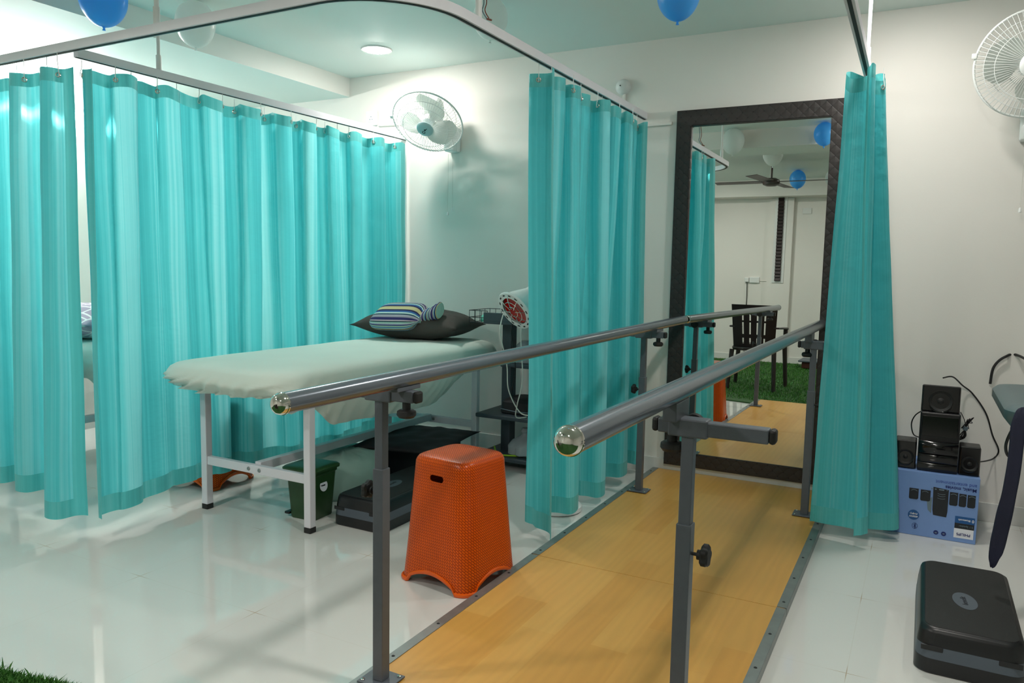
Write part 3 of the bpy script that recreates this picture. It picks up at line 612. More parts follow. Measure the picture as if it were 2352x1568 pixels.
def stool(c,rz,label):
    t=thing('plastic_stool',label,'stool',c,'orange plastic stools')
    Hs=.470; NP=200; NZ=64; WB,WT=.336,.262
    X=Matrix.Translation(c)@Matrix.Rotation(rz,4,'Z')
    def per(a,w):     # superellipse outline
        p=5.5; ca,sa=math.cos(a),math.sin(a); rr=1/((abs(ca)**p+abs(sa)**p)**(1/p)); return Vector((ca*rr*w/2,sa*rr*w/2))
    A=[2*PI*i/NP for i in range(NP)]
    def zlow(a):
        k=abs(((a+PI/4)%(PI/2))-PI/4)/(PI/4)     # 0 mid side ..1 corner
        u=math.tan(k*PI/4)                         # along side 0..1
        if u<.60: return .050-.028*(u/.60)**2
        if u<.68: return lerp(.022,0,(u-.60)/.08)
        return 0
    def wz(z): return WB+(WT-WB)*(z/Hs)**.9
    b=BM(); uv=b.loops.layers.uv.new('cloth'); G=[]
    for j in range(NZ+1):
        row=[]
        for i,a in enumerate(A):
            z0=zlow(a)+.012; z=z0+(Hs-.022-z0)*j/NZ; p=per(a,wz(z)); row.append((b.verts.new((p.x,p.y,z)),i/NP*1.1,z))
        G.append(row)
    for k,(dw,z) in enumerate(((-.006,Hs-.012),(-.016,Hs-.004),(-.030,Hs))):
        G.append([(b.verts.new((*per(a,wz(z)+dw),z)),i/NP*1.1,z) for i,a in enumerate(A)])
    for w in (.14,.07,.01):
        G.append([(b.verts.new((*per(a,w),Hs-.001)),i/NP*1.1,Hs) for i,a in enumerate(A)])
    for j in range(len(G)-1):
        for i in range(NP):
            q_=(G[j][i],G[j][(i+1)%NP],G[j+1][(i+1)%NP],G[j+1][i]); f=b.faces.new([v[0] for v in q_]); f.smooth=True
            topf=j>=NZ+2
            for l,v,ii in zip(f.loops,q_,(i,i+1,i+1,i)):
                l[uv].uv=(v[0].co.x,v[0].co.y) if topf else (ii/NP*1.1,v[2])
    b.faces.new([v[0] for v in G[-1]])
    # oval hand hole in the front and back sides
    hz,hx,hr=.400,.020,.0118
    def sd(x,z): return math.hypot(x-max(-hx,min(hx,x)),z-hz)
    kill=[f for f in b.faces if abs(f.calc_center_median().y)>.07 and sd(f.calc_center_median().x,f.calc_center_median().z)<hr]
    bmesh.ops.delete(b,geom=kill,context='FACES')
    for v in b.verts:
        if v.is_boundary and abs(v.co.y)>.07 and sd(v.co.x,v.co.z)<.03 and v.co.z>.3:
            qx=max(-hx,min(hx,v.co.x)); d=Vector((v.co.x-qx,0,v.co.z-hz))
            if d.length<1e-6: d=Vector((0,0,1))
            d=d.normalized()*hr; v.co.x=qx+d.x; v.co.z=hz+d.z
    bmesh.ops.solidify(b,geom=b.faces[:],thickness=.003)
    bmesh.ops.transform(b,matrix=X,verts=b.verts); obj('shell',b,M_or,t,True,ang=50)
    b=BM(); rings=[]   # rolled lip along the arched bottom edge
    for dw,dz in ((-.004,.001),(.010,.001),(.014,.006),(.012,.012),(.002,.015),(-.004,.012)):
        rings.append([X@Vector((*per(a,wz(zlow(a))+dw),zlow(a)+dz)) for a in A])
    t2=rings+[rings[0]]
    loft(b,t2,False,False); bmesh.ops.remove_doubles(b,verts=b.verts,dist=1e-5); obj('bottom_lip',b,M_orlip,t,True)
    return t
s1=stool((-1.488,2.385,0),-.12,'orange woven-pattern plastic stool standing beside the walkway')
s2=copy_tree(s1); s2.location=(-3.285,2.76,0); s2.rotation_euler=(0,0,.22); s2['label']='orange plastic stool behind the long teal curtain, only its foot showing'
# ------------------------------------------------------------------ step platforms
def step(c,label,knob=False):
    t=thing('step_platform',label,'aerobic step',c,'black aerobic steps')
    W,D=.285,.635; T=Matrix.Translation(c); ang=0
    b=BM(); rloft(b,[(0,W-.01,D-.01,.04),(.004,W,D,.045),(.046,W-.002,D-.002,.045)],T,8); obj('base_block',b,M_blk,t,True)
    b=BM(); rloft(b,[(.046,W-.003,D-.003,.045),(.083,W-.008,D-.008,.045)],T,8); obj('grey_band',b,M_bandgrey,t,True)
    b=BM(); rloft(b,[(.083,W-.008,D-.008,.045),(.120,W-.018,D-.018,.045),(.130,W-.026,D-.026,.043),(.135,W-.042,D-.042,.038)],T,8); o=obj('upper_body',b,M_blk,t,True)
    b=BM(); rloft(b,[(.1345,W-.046,D-.046,.036),(.1365,W-.048,D-.048,.035)],T,8); obj('rubber_top',b,M_rubber,t,True)
    # stepped notch of the black upper shell over the grey band, each end
    for sy in (-1,1):
        for sx in (-1,1):
            b=BM(); box(b,(c[0]+sx*.098,c[1]+sy*(D/2-.0035),c[2]+.0775),(.058,.004,.016),bev=.002); obj('shell_notch',b,M_blk,t)
    ly=-.045
    b=BM(); lathe(b,[(0,.0005),(1,.0005),(1,0)],T@Matrix.Translation((-.008,ly,.1366))@Matrix.Rotation(.12,4,'Z')@Matrix.Diagonal((.034,.068,1,1)),40); lg=obj('oval_badge',b,M_bandgrey,t)
    text('badge_lettering','benefit',.024,T@Matrix.Translation((-.010,ly,.1374))@Matrix.Rotation(PI/2+.10,4,'Z'),M_boxblack,lg)
    return t
st=step((.182,2.795,0),'black aerobic step with grey band on the floor at lower right')
st2=copy_tree(st); st2.location=(-2.142,2.89,0); st2['label']='black aerobic step with grey band on the floor under the couch'
# ------------------------------------------------------------------ pedal bin
def bin_():
    c=Vector((-2.44,2.615,0)); t=thing('pedal_bin','dark green pedal bin with a round white sticker under the couch','bin',c)
    T=Matrix.Translation(c)@Matrix.Rotation(.05,4,'Z')
    b=BM(); rloft(b,[(0,.135,.135,.02),(.005,.14,.14,.02),(.205,.168,.168,.025),(.21,.178,.178,.025),(.225,.180,.180,.025)],T); obj('body',b,M_bin,t,True)
    b=BM(); rloft(b,[(.2255,.198,.198,.03),(.236,.20,.20,.03),(.242,.188,.188,.03),(.246,.15,.15,.03)],T); l=obj('lid',b,M_bin,t,True)
    b=BM(); lathe(b,[(.010,0),(.010,.010),(.006,.014),(0,.015)],T@Matrix.Translation((.0,.0,.246)),14); obj('lid_knob',b,M_white,l,True)
    b=BM(); lathe(b,[(0,.001),(.026,.001),(.026,0)],T@Matrix.Translation((.0825,-.015,.155))@Matrix.Rotation(PI/2-.13,4,'Y'),28); s=obj('round_sticker',b,M_boxwhite,t)
    b=BM(); box(b,(c[0]+.0845,c[1]-.018,.157),(.0006,.032,.006)); box(b,(c[0]+.0845,c[1]-.018,.147),(.0006,.022,.003)); obj('sticker_print',b,M_boxblack,s)
    b=BM(); box(b,(c[0]-.078,c[1]-.06,.02),(.03,.04,.012),bev=.004); obj('pedal',b,M_blk,t)
bin_()
# ------------------------------------------------------------------ under the couch: spare sheet and black cushion
b=BM(); rings=[]
for k,(z,sx,sy) in enumerate(((.002,.19,.25),(.06,.205,.265),(.12,.20,.255),(.17,.18,.23),(.195,.14,.18),(.205,.08,.10),(.207,.01,.02))):
    rings.append([Vector((-2.60+sx*math.cos(a)*(1+.10*nz(math.cos(a)*3,math.sin(a)*3,z*6)),3.02+sy*math.sin(a)*(1+.06*nz(math.sin(a)*4,k*.3)),max(.002,z+.012*nz(math.cos(a)*5,math.sin(a)*5,k)*(k>0)))) for a in [2*PI*i/72 for i in range(72)]])
loft(b,rings); tag(obj('folded_sheet',b,M_sheet2,None,True,loc=(-2.60,3.02,0),ang=180),'rumpled grey-green spare sheet heaped on the floor under the couch','bundle')
cushion('floor_cushion',M_blkcloth,(-2.42,3.43,.178),.52,.62,.06,.18,'flat black cushion lying on the spare sheet under the couch','cushion',tilt=0)
b=BM(); box(b,(-2.53,3.56,.089),(.36,.46,.176),rot=.05,bev=.02); tag(obj('dark_box',b,M_boxblack,None,loc=(-2.53,3.56,0)),'dark storage box on the floor carrying the black cushion','box')
# ------------------------------------------------------------------ trolley behind the gathered curtain
def trolley():
    t=thing('equipment_trolley','charcoal shelf trolley against the wall behind the gathered teal curtain','trolley',(-1.97,3.95,0))
    b=BM(); box(b,(-2.135,3.95,.465),(.06,.07,.85),bev=.004); obj('upright',b,M_trolley,t)
    b=BM(); box(b,(-1.70,3.95,.465),(.06,.07,.85),bev=.004); obj('upright',b,M_trolley,t)
    for z in (.065,.305,.605): 
        b=BM(); box(b,(-1.9275,3.94,z),(.645 if z<.4 else .36,.36 if z<.4 else .3,.024),bev=.006); obj('shelf',b,M_trolley,t)
    b=BM(); box(b,(-1.95,3.94,.845),(.52,.34,.02),bev=.005); box(b,(-1.95,3.775,.875),(.52,.012,.05),bev=.003); box(b,(-1.95,4.105,.875),(.52,.012,.05),bev=.003); box(b,(-1.697,3.94,.875),(.012,.33,.05)); obj('top_tray',b,M_trolley,t)
    for x in (-2.22,-1.66):
        for y in (3.82,4.07):
            b=BM(); cyl(b,(x-.01,y,.0265),(x+.01,y,.0265),.0255,n=18); obj('castor',b,M_rubber,t,True)
    w=thing('wire_basket','black wire basket hooked on the left end of the trolley top','wire basket',(-2.275,3.94,.83))
    b=BM()
    for z in (.835,.865,.905):
        for y in (3.82,4.06): tube(b,[(-2.335,y,z),(-2.214,y,z)],.0022,6)
        tube(b,[(-2.335,3.82,z),(-2.335,4.06,z)],.0022,6)
    for x in (-2.335,-2.294,-2.254,-2.214):
        for y in (3.82,4.06): tube(b,[(x,y,.835),(x,y,.907)],.0018,6)
        tube(b,[(x,3.82,.835),(x,4.06,.835)],.0018,6)
    for y in (3.88,3.94,4.0): tube(b,[(-2.335,y,.835),(-2.335,y,.907)],.0018,6)
    obj('wire_grid',b,M_blk,w)
    b=BM(); rings=[]
    for z,s in ((.839,.05),(.852,.056),(.872,.05),(.885,.03)): rings.append([Vector((-2.262+s*.7*math.cos(a)*(1+.25*nz(math.cos(a)*3,z*30)),3.93+s*1.5*math.sin(a)*(1+.2*nz(math.sin(a)*4,z*40)),z)) for a in [2*PI*i/28 for i in range(28)]])
    loft(b,rings); tag(obj('cleaning_cloth',b,mat('aqua_cloth',(96,190,170),.8,bump=.3,bscale=60),None,True,loc=(-2.262,3.93,.84)),'crumpled aqua cloth inside the black wire basket','cloth')
    e=thing('therapy_device','white boxed therapy device standing on the trolley top','device',(-2.0,3.98,.8555))
    b=BM(); box(b,(-2.045,3.98,.9155),(.22,.20,.118),bev=.012); obj('case',b,M_white,e)
    b=BM(); box(b,(-2.045,3.93,.976),(.14,.06,.006),bev=.002); obj('display',b,mat('grey_display',(120,150,150),.2),e)
    b=BM(); box(b,(-2.125,3.835,.867),(.12,.08,.022),bev=.004); tag(obj('remote_unit',b,M_bandgrey,None,loc=(-2.125,3.835,.857)),'small grey control unit lying in the trolley tray','control unit')
    b=BM(); box(b,(-2.115,3.83,.8825),(.10,.05,.008),bev=.003); tag(obj('red_strap',b,mat('red_webbing',(200,60,50),.6),None,loc=(-2.115,3.83,.88)),'red strap lying on the grey control unit','strap')
    b=BM(); rloft(b,[(.318,.29,.22,.03),(.325,.31,.24,.05),(.385,.30,.23,.06),(.405,.24,.18,.06)],Matrix.Translation((-1.98,3.94,0))); bg=obj('black_bag',b,M_blkcloth,None,True,loc=(-1.98,3.94,.318)); tag(bg,'black zipped bag on the middle trolley shelf','bag')
    b=BM(); tube(b,spline([(-2.12,3.825,.345),(-2.0,3.815,.338),(-1.85,3.815,.342)],6),.0025,6); z=obj('piping',b,M_boxgrey,bg)
    b=BM(); rings=[]
    for k,(z,s) in enumerate(((.079,.09),(.09,.105),(.13,.10),(.165,.07),(.185,.03),(.20,.018),(.215,.028),(.232,.02))):
        rings.append([Vector((-1.99+s*math.cos(a)*(1+.2*nz(math.cos(a)*2.5,math.sin(a)*2.5,k*.6)),3.90+s*math.sin(a)*(1+.2*nz(math.sin(a)*2.5,math.cos(a)*3,k)),z)) for a in [2*PI*i/36 for i in range(36)]])
    loft(b,rings); tag(obj('plastic_bag',b,M_bag,None,True,loc=(-1.99,3.9,.079)),'knotted grey see-through plastic bag on the lowest trolley shelf','bag')
    b=BM(); tube(b,spline([(-2.175,3.86,.108),(-2.12,3.80,.083),(-2.05,3.795,.083),(-1.98,3.82,.084),(-1.93,3.82,.085)],6),.005,8); tag(obj('exercise_band',b,M_lime,None,True,loc=(-2.05,3.80,.08)),'lime green exercise band on the lowest trolley shelf','exercise band')
    for k,(pts,mm,lab) in enumerate(((((-2.07,3.755,.905),(-2.06,3.70,.80),(-2.02,3.71,.62),(-2.0,3.70,.48),(-1.93,3.71,.36),(-1.85,3.72,.35)),M_cord,'white cable hanging in front of the trolley uprights, left one'),(((-2.0,3.755,.905),(-2.0,3.72,.80),(-1.97,3.72,.6),(-1.99,3.72,.46),(-1.95,3.72,.41)),M_blkcord,'thin black cable hanging in front of the trolley shelves'),(((-1.93,3.755,.905),(-1.93,3.70,.80),(-1.92,3.71,.55),(-1.95,3.71,.40),(-1.97,3.74,.325),(-1.93,3.79,.3205)),M_cord,'white cable hanging in front of the trolley shelves, nearest the curtain'))):
        b=BM(); tube(b,spline(pts,8),.0035,6); tag(obj('device_cable',b,mm,None,True,loc=pts[0]),lab,'cable')
    # grey folded electrode pouch
    b=BM(); rloft(b,[(.618,.13,.12,.03),(.66,.14,.12,.04),(.72,.10,.09,.04),(.74,.05,.05,.02)],Matrix.Translation((-2.0,3.90,0))@Matrix.Rotation(.3,4,'Z')); tag(obj('grey_pouch',b,M_bag,None,True,loc=(-2.0,3.9,.618)),'grey pouch on the upper trolley shelf below the red lamp','pouch')
trolley()
def ir_lamp():
    bx,by=-1.50,3.29
    t=thing('infrared_lamp','white infrared lamp with red filter, its round base under the curtain hem','infrared lamp',(bx,by,0))
    b=BM(); lathe(b,[(0,0),(.112,0),(.12,.006),(.118,.026),(.10,.040),(.05,.044),(.0,.045)],Matrix.Translation((bx,by,0)),40); bs=obj('round_base',b,M_white,t,True)
    b=BM(); lathe(b,[(.0,.004),(.045,.003),(.05,0)],Matrix.Translation((bx+.035,by-.02,.043)),24); obj('base_cover',b,M_white,bs,True)
    b=BM(); cyl(b,(bx,by,.04),(bx,by,1.02),.011,n=14); obj('pole',b,M_white,t,True)
    n=Vector((-.30,-.72,-.52)).normalized(); c=Vector((-1.79,3.36,.945)); back=c-n*.20
    b=BM(); tube(b,spline([(bx,by,1.02),(bx-.03,by+.06,1.10),tuple(back+Vector((.05,.02,.06))),tuple(back)],6),.010,12); obj('flexible_arm',b,M_white,t,True)
    X=Matrix.Translation(c)@frame_at(n).to_4x4()
    b=BM(); lathe(b,[(.0,-.20),(.035,-.198),(.045,-.17),(.05,-.13),(.085,-.05),(.098,-.01),(.104,0),(.098,.0),(.090,-.015)],X,40); h=obj('lamp_housing',b,M_white,t,True)
    b=BM(); lathe(b,[(.078,.004),(.106,.004),(.110,-.004),(.106,-.010)],X,40); obj('rim_ring',b,M_white,t,True)
    b=BM()
    for k in range(14):
        a=2*PI*k/14; box(b,X@Vector((.094*math.cos(a),.094*math.sin(a),.0042)),(.016,.007,.002),rot=(frame_at(n).to_4x4()@Matrix.Rotation(a+PI/2,4,'Z')))
    obj('rim_slot',b,M_dark,t)
    b=BM(); lathe(b,[(.0,-.02),(.04,-.018),(.078,-.008),(.08,-.012)],X,36); obj('red_filter',b,M_redglass,t,True)
    b=BM()
    for r in (.03,.058): tube(b,[X@Vector((r*math.cos(2*PI*k/28),r*math.sin(2*PI*k/28),.012)) for k in range(29)],.0018,6)
    for k in range(8):
        a=2*PI*k/8; tube(b,[X@Vector((.018*math.cos(a),.018*math.sin(a),.014)),X@Vector((.058*math.cos(a),.058*math.sin(a),.012)),X@Vector((.085*math.cos(a),.085*math.sin(a),.004))],.0018,6)
    obj('wire_guard',b,M_chrome,t)
ir_lamp()
# ------------------------------------------------------------------ wall fans
def wall_fan(label,c,n,mount,logo,spin=0,cords=()):
    t=thing('wall_fan',label,'wall fan',(mount[0],YW,mount[2]),'white wall fans')
    c=Vector(c); n=Vector(n).normalized(); X=Matrix.Translation(c)@frame_at(n).to_4x4(); Rr=.215
    def wires(prof,nw,rings,r):
        b=BM()
        for k in range(nw):
            a=2*PI*k/nw; tube(b,[X@Vector((rr*math.cos(a),rr*math.sin(a),z)) for rr,z in prof],r,4,False)
        for rr,z,th in rings: tube(b,[X@Vector((rr*math.cos(2*PI*k/64),rr*math.sin(2*PI*k/64),z)) for k in range(65)],th,6,False)
        return b
    fp=[(.05,.066),(.09,.064),(.14,.056),(.18,.042),(.205,.024),(Rr,.004)]
    rp=[(.045,-.085),(.10,-.080),(.15,-.070),(.185,-.052),(.207,-.028),(Rr,-.004)]
    obj('front_guard',wires(fp,72,[(.14,.056,.0016),(.18,.042,.0014)],.0011),M_fanwhite,t,True)
    obj('rear_guard',wires(rp,72,[(.10,-.08,.0014),(.16,-.066,.0014)],.0011),M_fanwhite,t,True)
    b=BM(); tube(b,[X@Vector(((Rr+.002)*math.cos(2*PI*k/72),(Rr+.002)*math.sin(2*PI*k/72),0)) for k in range(73)],.0052,8,False)
    for a in (2.9,): box(b,X@Vector(((Rr+.009)*math.cos(a),(Rr+.009)*math.sin(a),0)),(.02,.022,.022),rot=frame_at(n).to_4x4(),bev=.003)
    obj('clip_ring',b,M_fanwhite,t,True)
    b=BM(); lathe(b,[(.0,.078),(.03,.077),(.046,.073),(.052,.066),(.052,.061)],X,32); h=obj('badge_disc',b,M_fanhub if logo=='a' else M_fanwhite,t,True)
    for k in range(3):
        b=BM(); rows=[]
        for i in range(9):
            f=i/8; r=.035+.145*f; half=.28+.56*math.sin(PI*min(1,f*.92+.05))**.8; 
            row=[]
            for j in range(9):
                u=j/8*2-1; a=spin+2*PI*k/3+.35*f+u*half; row.append(X@Vector((r*math.cos(a),r*math.sin(a),-.015-.026*u*(1-.25*f)+.006*(1-u*u))))
            rows.append(row)
        vs=[[b.verts.new(p) for p in r] for r in rows]
        for i in range(8):
            for j in range(8): b.faces.new((vs[i][j],vs[i][j+1],vs[i+1][j+1],vs[i+1][j]))
        bmesh.ops.solidify(b,geom=b.faces[:],thickness=.0018); obj('blade',b,M_blade,t,True)
    b=BM(); lathe(b,[(0,.018),(.02,.016),(.034,.005),(.036,-.035),(.0,-.036)],X,28); obj('hub',b,M_fanwhite,t,True)
    b=BM(); lathe(b,[(.0,-.088),(.05,-.087),(.062,-.095),(.064,-.15),(.05,-.185),(.0,-.19)],X,28); obj('motor_housing',b,M_fanwhite,t,True)
    mc=X@Vector((0,0,-.15)); m_=Vector(mount)
    b=BM(); tube(b,spline([tuple(mc),(lerp(mc.x,m_.x,.5),lerp(mc.y,m_.y,.2),lerp(mc.z,m_.z,.6)),(m_.x,YW-.06,m_.z+.05),(m_.x,YW-.04,m_.z+.0)],6),.022,14); obj('neck',b,M_fanwhite,t,True)
    b=BM(); box(b,(m_.x,YW-.022,m_.z-.02),(.085,.043,.15),bev=.014,seg=3); box(b,(m_.x,YW-.06,m_.z-.06),(.075,.05,.07),bev=.012,seg=3); obj('wall_bracket',b,M_fanwhite,t,True)
    for (x,y,z,L) in cords:
        b=BM(); cyl(b,(x,y,z),(x,y,z-L),.0011,n=6); cd=obj('pull_cord',b,M_cord,t)
        b=BM(); lathe(b,[(.001,0),(.005,-.004),(.007,-.022),(.0,-.024)],Matrix.Translation((x,y,z-L)),12); obj('cord_bead',b,M_white,cd,True)
    if logo=='a':
        b=BM(); lathe(b,[(.006,.0),(.010,.0)],X@Matrix.Translation((-.008,-.014,.0783)),20); lathe(b,[(0,0),(.006,.0)],X@Matrix.Translation((.004,.002,.0785)),12); box(b,X@Vector((.012,.006,.0785)),(.018,.004,.0004),rot=frame_at(n).to_4x4()@Matrix.Rotation(.5,4,'Z')); obj('badge_mark',b,M_boxblack,h)
    else:
        b=BM(); lathe(b,[(0,0),(.005,0)],X@Matrix.Translation((-.010,.020,.0785)),12); obj('badge_mark',b,M_ladder,h)
        text('badge_letters','O',.024,X@Matrix.Translation((.004,.004,.0783)),M_boxblack,h,bold=.001)
        b=BM(); box(b,X@Vector((-.022,.003,.0768)),(.026,.004,.0004),rot=frame_at(n).to_4x4()); box(b,X@Vector((-.019,.008,.0772)),(.018,.002,.0004),rot=frame_at(n).to_4x4()); obj('badge_print',b,M_boxgrey,h)
    return t
t_,y_=math.radians(48),math.radians(12)
wall_fan('white wall fan on the back wall above the couch pillow',(-2.715,3.93,2.022),(math.sin(y_)*math.cos(t_),-math.cos(t_)*math.cos(y_),-math.sin(t_)),(-2.69,YW,1.97),'a',3.0,
         [(-2.70,YW-.07,1.86,.36),(-2.665,YW-.07,1.86,.335)])
t_,y_=math.radians(15),math.radians(-4)
wall_fan('white wall fan cut by the right picture edge, above the treatment table',(.342,3.93,2.05),(math.sin(y_)*math.cos(t_),-math.cos(t_)*math.cos(y_),-math.sin(t_)),(.372,YW,1.86),'b',.6,
         [(.352,YW-.07,1.78,.31),(.392,YW-.07,1.78,.33)])
# ------------------------------------------------------------------ small wall fittings
t=thing('switch_plate','white square socket plate on the wall left of the couch fan','socket plate',(-3.36,YW,2.14))
b=BM(); box(b,(-3.36,YW-.005,2.138),(.095,.010,.098),bev=.003); obj('plate',b,M_white,t)
b=BM(); box(b,(-3.36,YW-.0115,2.138),(.05,.004,.05),bev=.002); pz=obj('socket_insert',b,M_white,t)
b=BM()
for dx,dz in ((-.01,-.008),(.01,-.008),(0,.01)): lathe(b,[(0,0),(.0035,0)],Matrix.Translation((-3.36+dx,YW-.0138,2.138+dz))@Matrix.Rotation(PI/2,4,'X'),10)
obj('socket_hole',b,M_boxgrey,pz)
b=BM(); tube(b,[(-3.30,YW-.006,2.085),(-2.95,YW-.006,2.075),(-2.80,YW-.006,2.06)],.005,6); tag(obj('wall_conduit',b,M_wall,None,loc=(-3.05,YW,2.08)),'thin cream conduit running from the socket plate to the couch fan','conduit')
t=thing('smoke_detector','round cream detector on the wall above the gathered curtain','detector',(-1.572,YW,2.18))
b=BM(); lathe(b,[(0,.040),(.018,.038),(.034,.028),(.042,.014),(.044,0)],Matrix.Translation((-1.572,YW,2.182))@Matrix.Rotation(PI/2,4,'X'),32); obj('dome',b,M_white,t,True)
b=BM(); lathe(b,[(0,.001),(.004,0)],Matrix.Translation((-1.577,YW-.041,2.184))@Matrix.Rotation(PI/2,4,'X'),10); obj('indicator',b,M_dark,t)
b=BM(); box(b,(-1.563,YW-.006,2.05),(.018,.012,.19),bev=.003); box(b,(-1.43,YW-.006,1.962),(.30,.012,.018),bev=.003); obj('conduit',b,M_wall,t)
# ------------------------------------------------------------------ balloons
def balloon(c,D,m,label):
    x,y,z=c; t=thing('balloon',label,'balloon',(x,y,ZC),'party balloons under the ceiling')
    b=BM(); pr=[]
    for k in range(25):
        f=k/24; th=PI*f; r=math.sin(th)*D/2; zz=math.cos(th)*D*.55
        if zz<0: zz*=1.14; r*=1-.10*(math.sin(th*1.0)>0)*(1-math.sin(th))
        pr.append((r,zz))
    lathe(b,pr,Matrix.Translation(c),36); obj('skin',b,m,t,True)
    b=BM(); zb=-D*.55*1.14; lathe(b,[(.003,zb+.003),(.006,zb-.003),(.004,zb-.006),(.0075,zb-.014),(.0005,zb-.013)],Matrix.Translation(c),12); obj('knot',b,m,t,True)
def bal(x,y,D,m,label): balloon((x,y,ZC-D*.55-.001),D,m,label)
bal(-3.27,2.224,.200,M_bluebal,'blue balloon cut by the top edge above the left curtain')
bal(-3.211,2.662,.188,M_whitebal,'white balloon behind the curtain rail at upper left')
bal(-1.884,3.237,.165,M_whitebal,'white balloon behind the curve of the curtain rail')
bal(-.991,3.272,.180,M_bluebal,'blue balloon cut by the top edge above the mirror')
bal(-1.569,1.515,.190,M_whitebal,'white balloon reflected at the top left of the mirror')
bal(-.828,1.522,.165,M_bluebal,'blue balloon reflected at the top right of the mirror')
bal(-1.385,.66,.185,M_whitebal,'white balloon reflected half hidden by the ceiling beam')
bal(-1.45,-1.31,.185,M_bluebal,'blue balloon reflected beside the ceiling fan blades')
bal(-1.07,-1.385,.17,M_whitebal,'white balloon reflected at the right edge of the mirror beside the fan')
t=thing('loose_wire','two-strand loose electric wire dangling from the ceiling','wire',(-1.59,2.62,ZC))
b=BM(); tube(b,spline([(-1.590,2.62,ZC),(-1.575,2.62,2.30),(-1.557,2.624,2.18),(-1.563,2.624,2.14),(-1.540,2.62,2.105)],6),.0025,6); obj('dark_strand',b,M_boxgrey,t,True)
b=BM(); tube(b,spline([(-1.582,2.62,ZC),(-1.563,2.62,2.30),(-1.545,2.624,2.18),(-1.552,2.624,2.14),(-1.532,2.62,2.107)],6),.0022,6); tube(b,[(-1.540,2.62,2.105),(-1.520,2.62,2.098)],.004,6); obj('red_strand',b,mat('red_brown_wire',(130,60,40),.5),t,True)
# ------------------------------------------------------------------ speakers and carton
BX0,BX1,BYf,BYb,BZ=-.10,.262,3.80,4.13,.292
t=thing('speaker_carton','blue printed speaker carton standing upside down on the floor by the wall','carton',((BX0+BX1)/2,(BYf+BYb)/2,0))
b=BM(); box(b,((BX0+BX1)/2,(BYf+BYb)/2,BZ/2),(BX1-BX0,BYb-BYf,BZ-.001),bev=.002); obj('box',b,M_box,t)
yF=BYf-.0006
def panel(nm,x0,x1,z0,z1,m,dy=0,parent=None,bev=0):
    b=BM(); box(b,((x0+x1)/2,yF-dy,(z0+z1)/2),(x1-x0,.001,z1-z0)); return obj(nm,b,m,parent or t)
def flip(x,z,dy=.001): return Matrix.Translation((x,yF-dy,z))@Matrix.Rotation(PI/2,4,'X')@Matrix.Rotation(PI,4,'Z')
lw=panel('white_logo_block',.178,.252,.020,.062,M_boxwhite); text('brand_lettering','PHILIPS',.0165,flip(.2145,.037),M_boxdark,t,bold=.0003)
panel('black_label_block',.179,.253,.062,.086,M_boxblack); text('label_lettering','5.1 Speaker',.0115,flip(.2215,.074),M_boxgrey,t)
panel('blue_label_block',.179,.254,.086,.116,M_boxblue); text('label_lettering','Bluetooth',.0115,flip(.2145,.102),M_boxwhite,t,bold=.0002)
b=BM(); lathe(b,[(.0028,0),(.0055,0)],flip(.247,.101)@Matrix.Diagonal((.8,1.2,1,1)),16); obj('wireless_mark',b,M_boxwhite,t)
b=BM(); lathe(b,[(0,0),(.0225,0)],flip(.0185,.093,.0007),36); obj('round_power_badge',b,M_boxblue,t)
text('badge_lettering','4000W',.0115,flip(.0185,.087,.0014),M_boxwhite,t,bold=.0002); text('badge_lettering','PMPO',.0115,flip(.0185,.100,.0014),M_boxwhite,t,bold=.0002)
text('carton_slogan','Music, movies',.021,flip(.252,.238),M_boxdark,t,align='LEFT',bold=.0003); text('carton_slogan','and entertainment',.021,flip(.252,.258),mat('mid_blue_print',(66,92,170),.5),t,align='LEFT')
for x in (.110,.140):
    b=BM(); lathe(b,[(0,0),(.0098,0)],flip(x,.0285-.04*(x-.11),.0007),24); o=obj('round_icon',b,M_boxdark,t); b=BM(); box(b,(x,yF-.0012,.0275),(.008,.0006,.005)); obj('icon_mark',b,M_boxgrey,o)
b=BM(); tube(b,[Vector((.026+.011*math.cos(a),yF-.0005,.044+.013*math.sin(a))) for a in [2*PI*k/20 for k in range(21)]],.0006,4,False); tube(b,[(.022,yF-.001,.038),(.031,yF-.001,.050),(.0265,yF-.001,.056),(.0265,yF-.001,.032),(.031,yF-.001,.038),(.022,yF-.001,.050)],.0009,4); obj('phone_icon',b,M_boxdark,t)
# printed picture of the speaker set (hanging upside down on the carton)
def prt(nm,pts,m,dy): 
    b=BM(); loft(b,[[Vector((x,yF-dy,z)) for x,z in pts],[Vector((x,yF-dy-.0004,z)) for x,z in pts]]); return obj(nm,b,m,t)
prt('printed_speaker',[(.088,.232),(.148,.226),(.148,.128),(.145,.103),(.094,.106),(.090,.128)],M_boxblack,.0008)
prt('printed_speaker_side',[(.086,.185),(.086,.112),(.072,.126),(.066,.168)],M_boxgrey,.0003)
for x0,x1,z0,z1 in ((-.005,.032,.165,.214),(.040,.079,.163,.213),(.152,.184,.160,.219),(.188,.216,.160,.217),(.220,.250,.160,.216)):
    prt('printed_speaker',[(x0,z0+.004),(x0+.004,z0),(x1-.006,z0),(x1,z0+.005),(x1,z1),(x0,z1)],M_boxblack,.0009)
b=BM()
for x,z in ((.0145,.203),(.058,.202),(.168,.207),(.203,.205),(.237,.205)): tube(b,[(x-.012+.024*k/8,yF-.0015,z+.006-.006*math.cos((k/4-1)*1.4)*0+.005*(1-((k-4)/4)**2)-.006) for k in range(9)],.0009,4)
for k,z in enumerate((.205,.196,.185)): tube(b,[(.106+.03*j/8,yF-.0015,z-.003*(1-((j-4)/4)**2)) for j in range(9)],.0007,4)
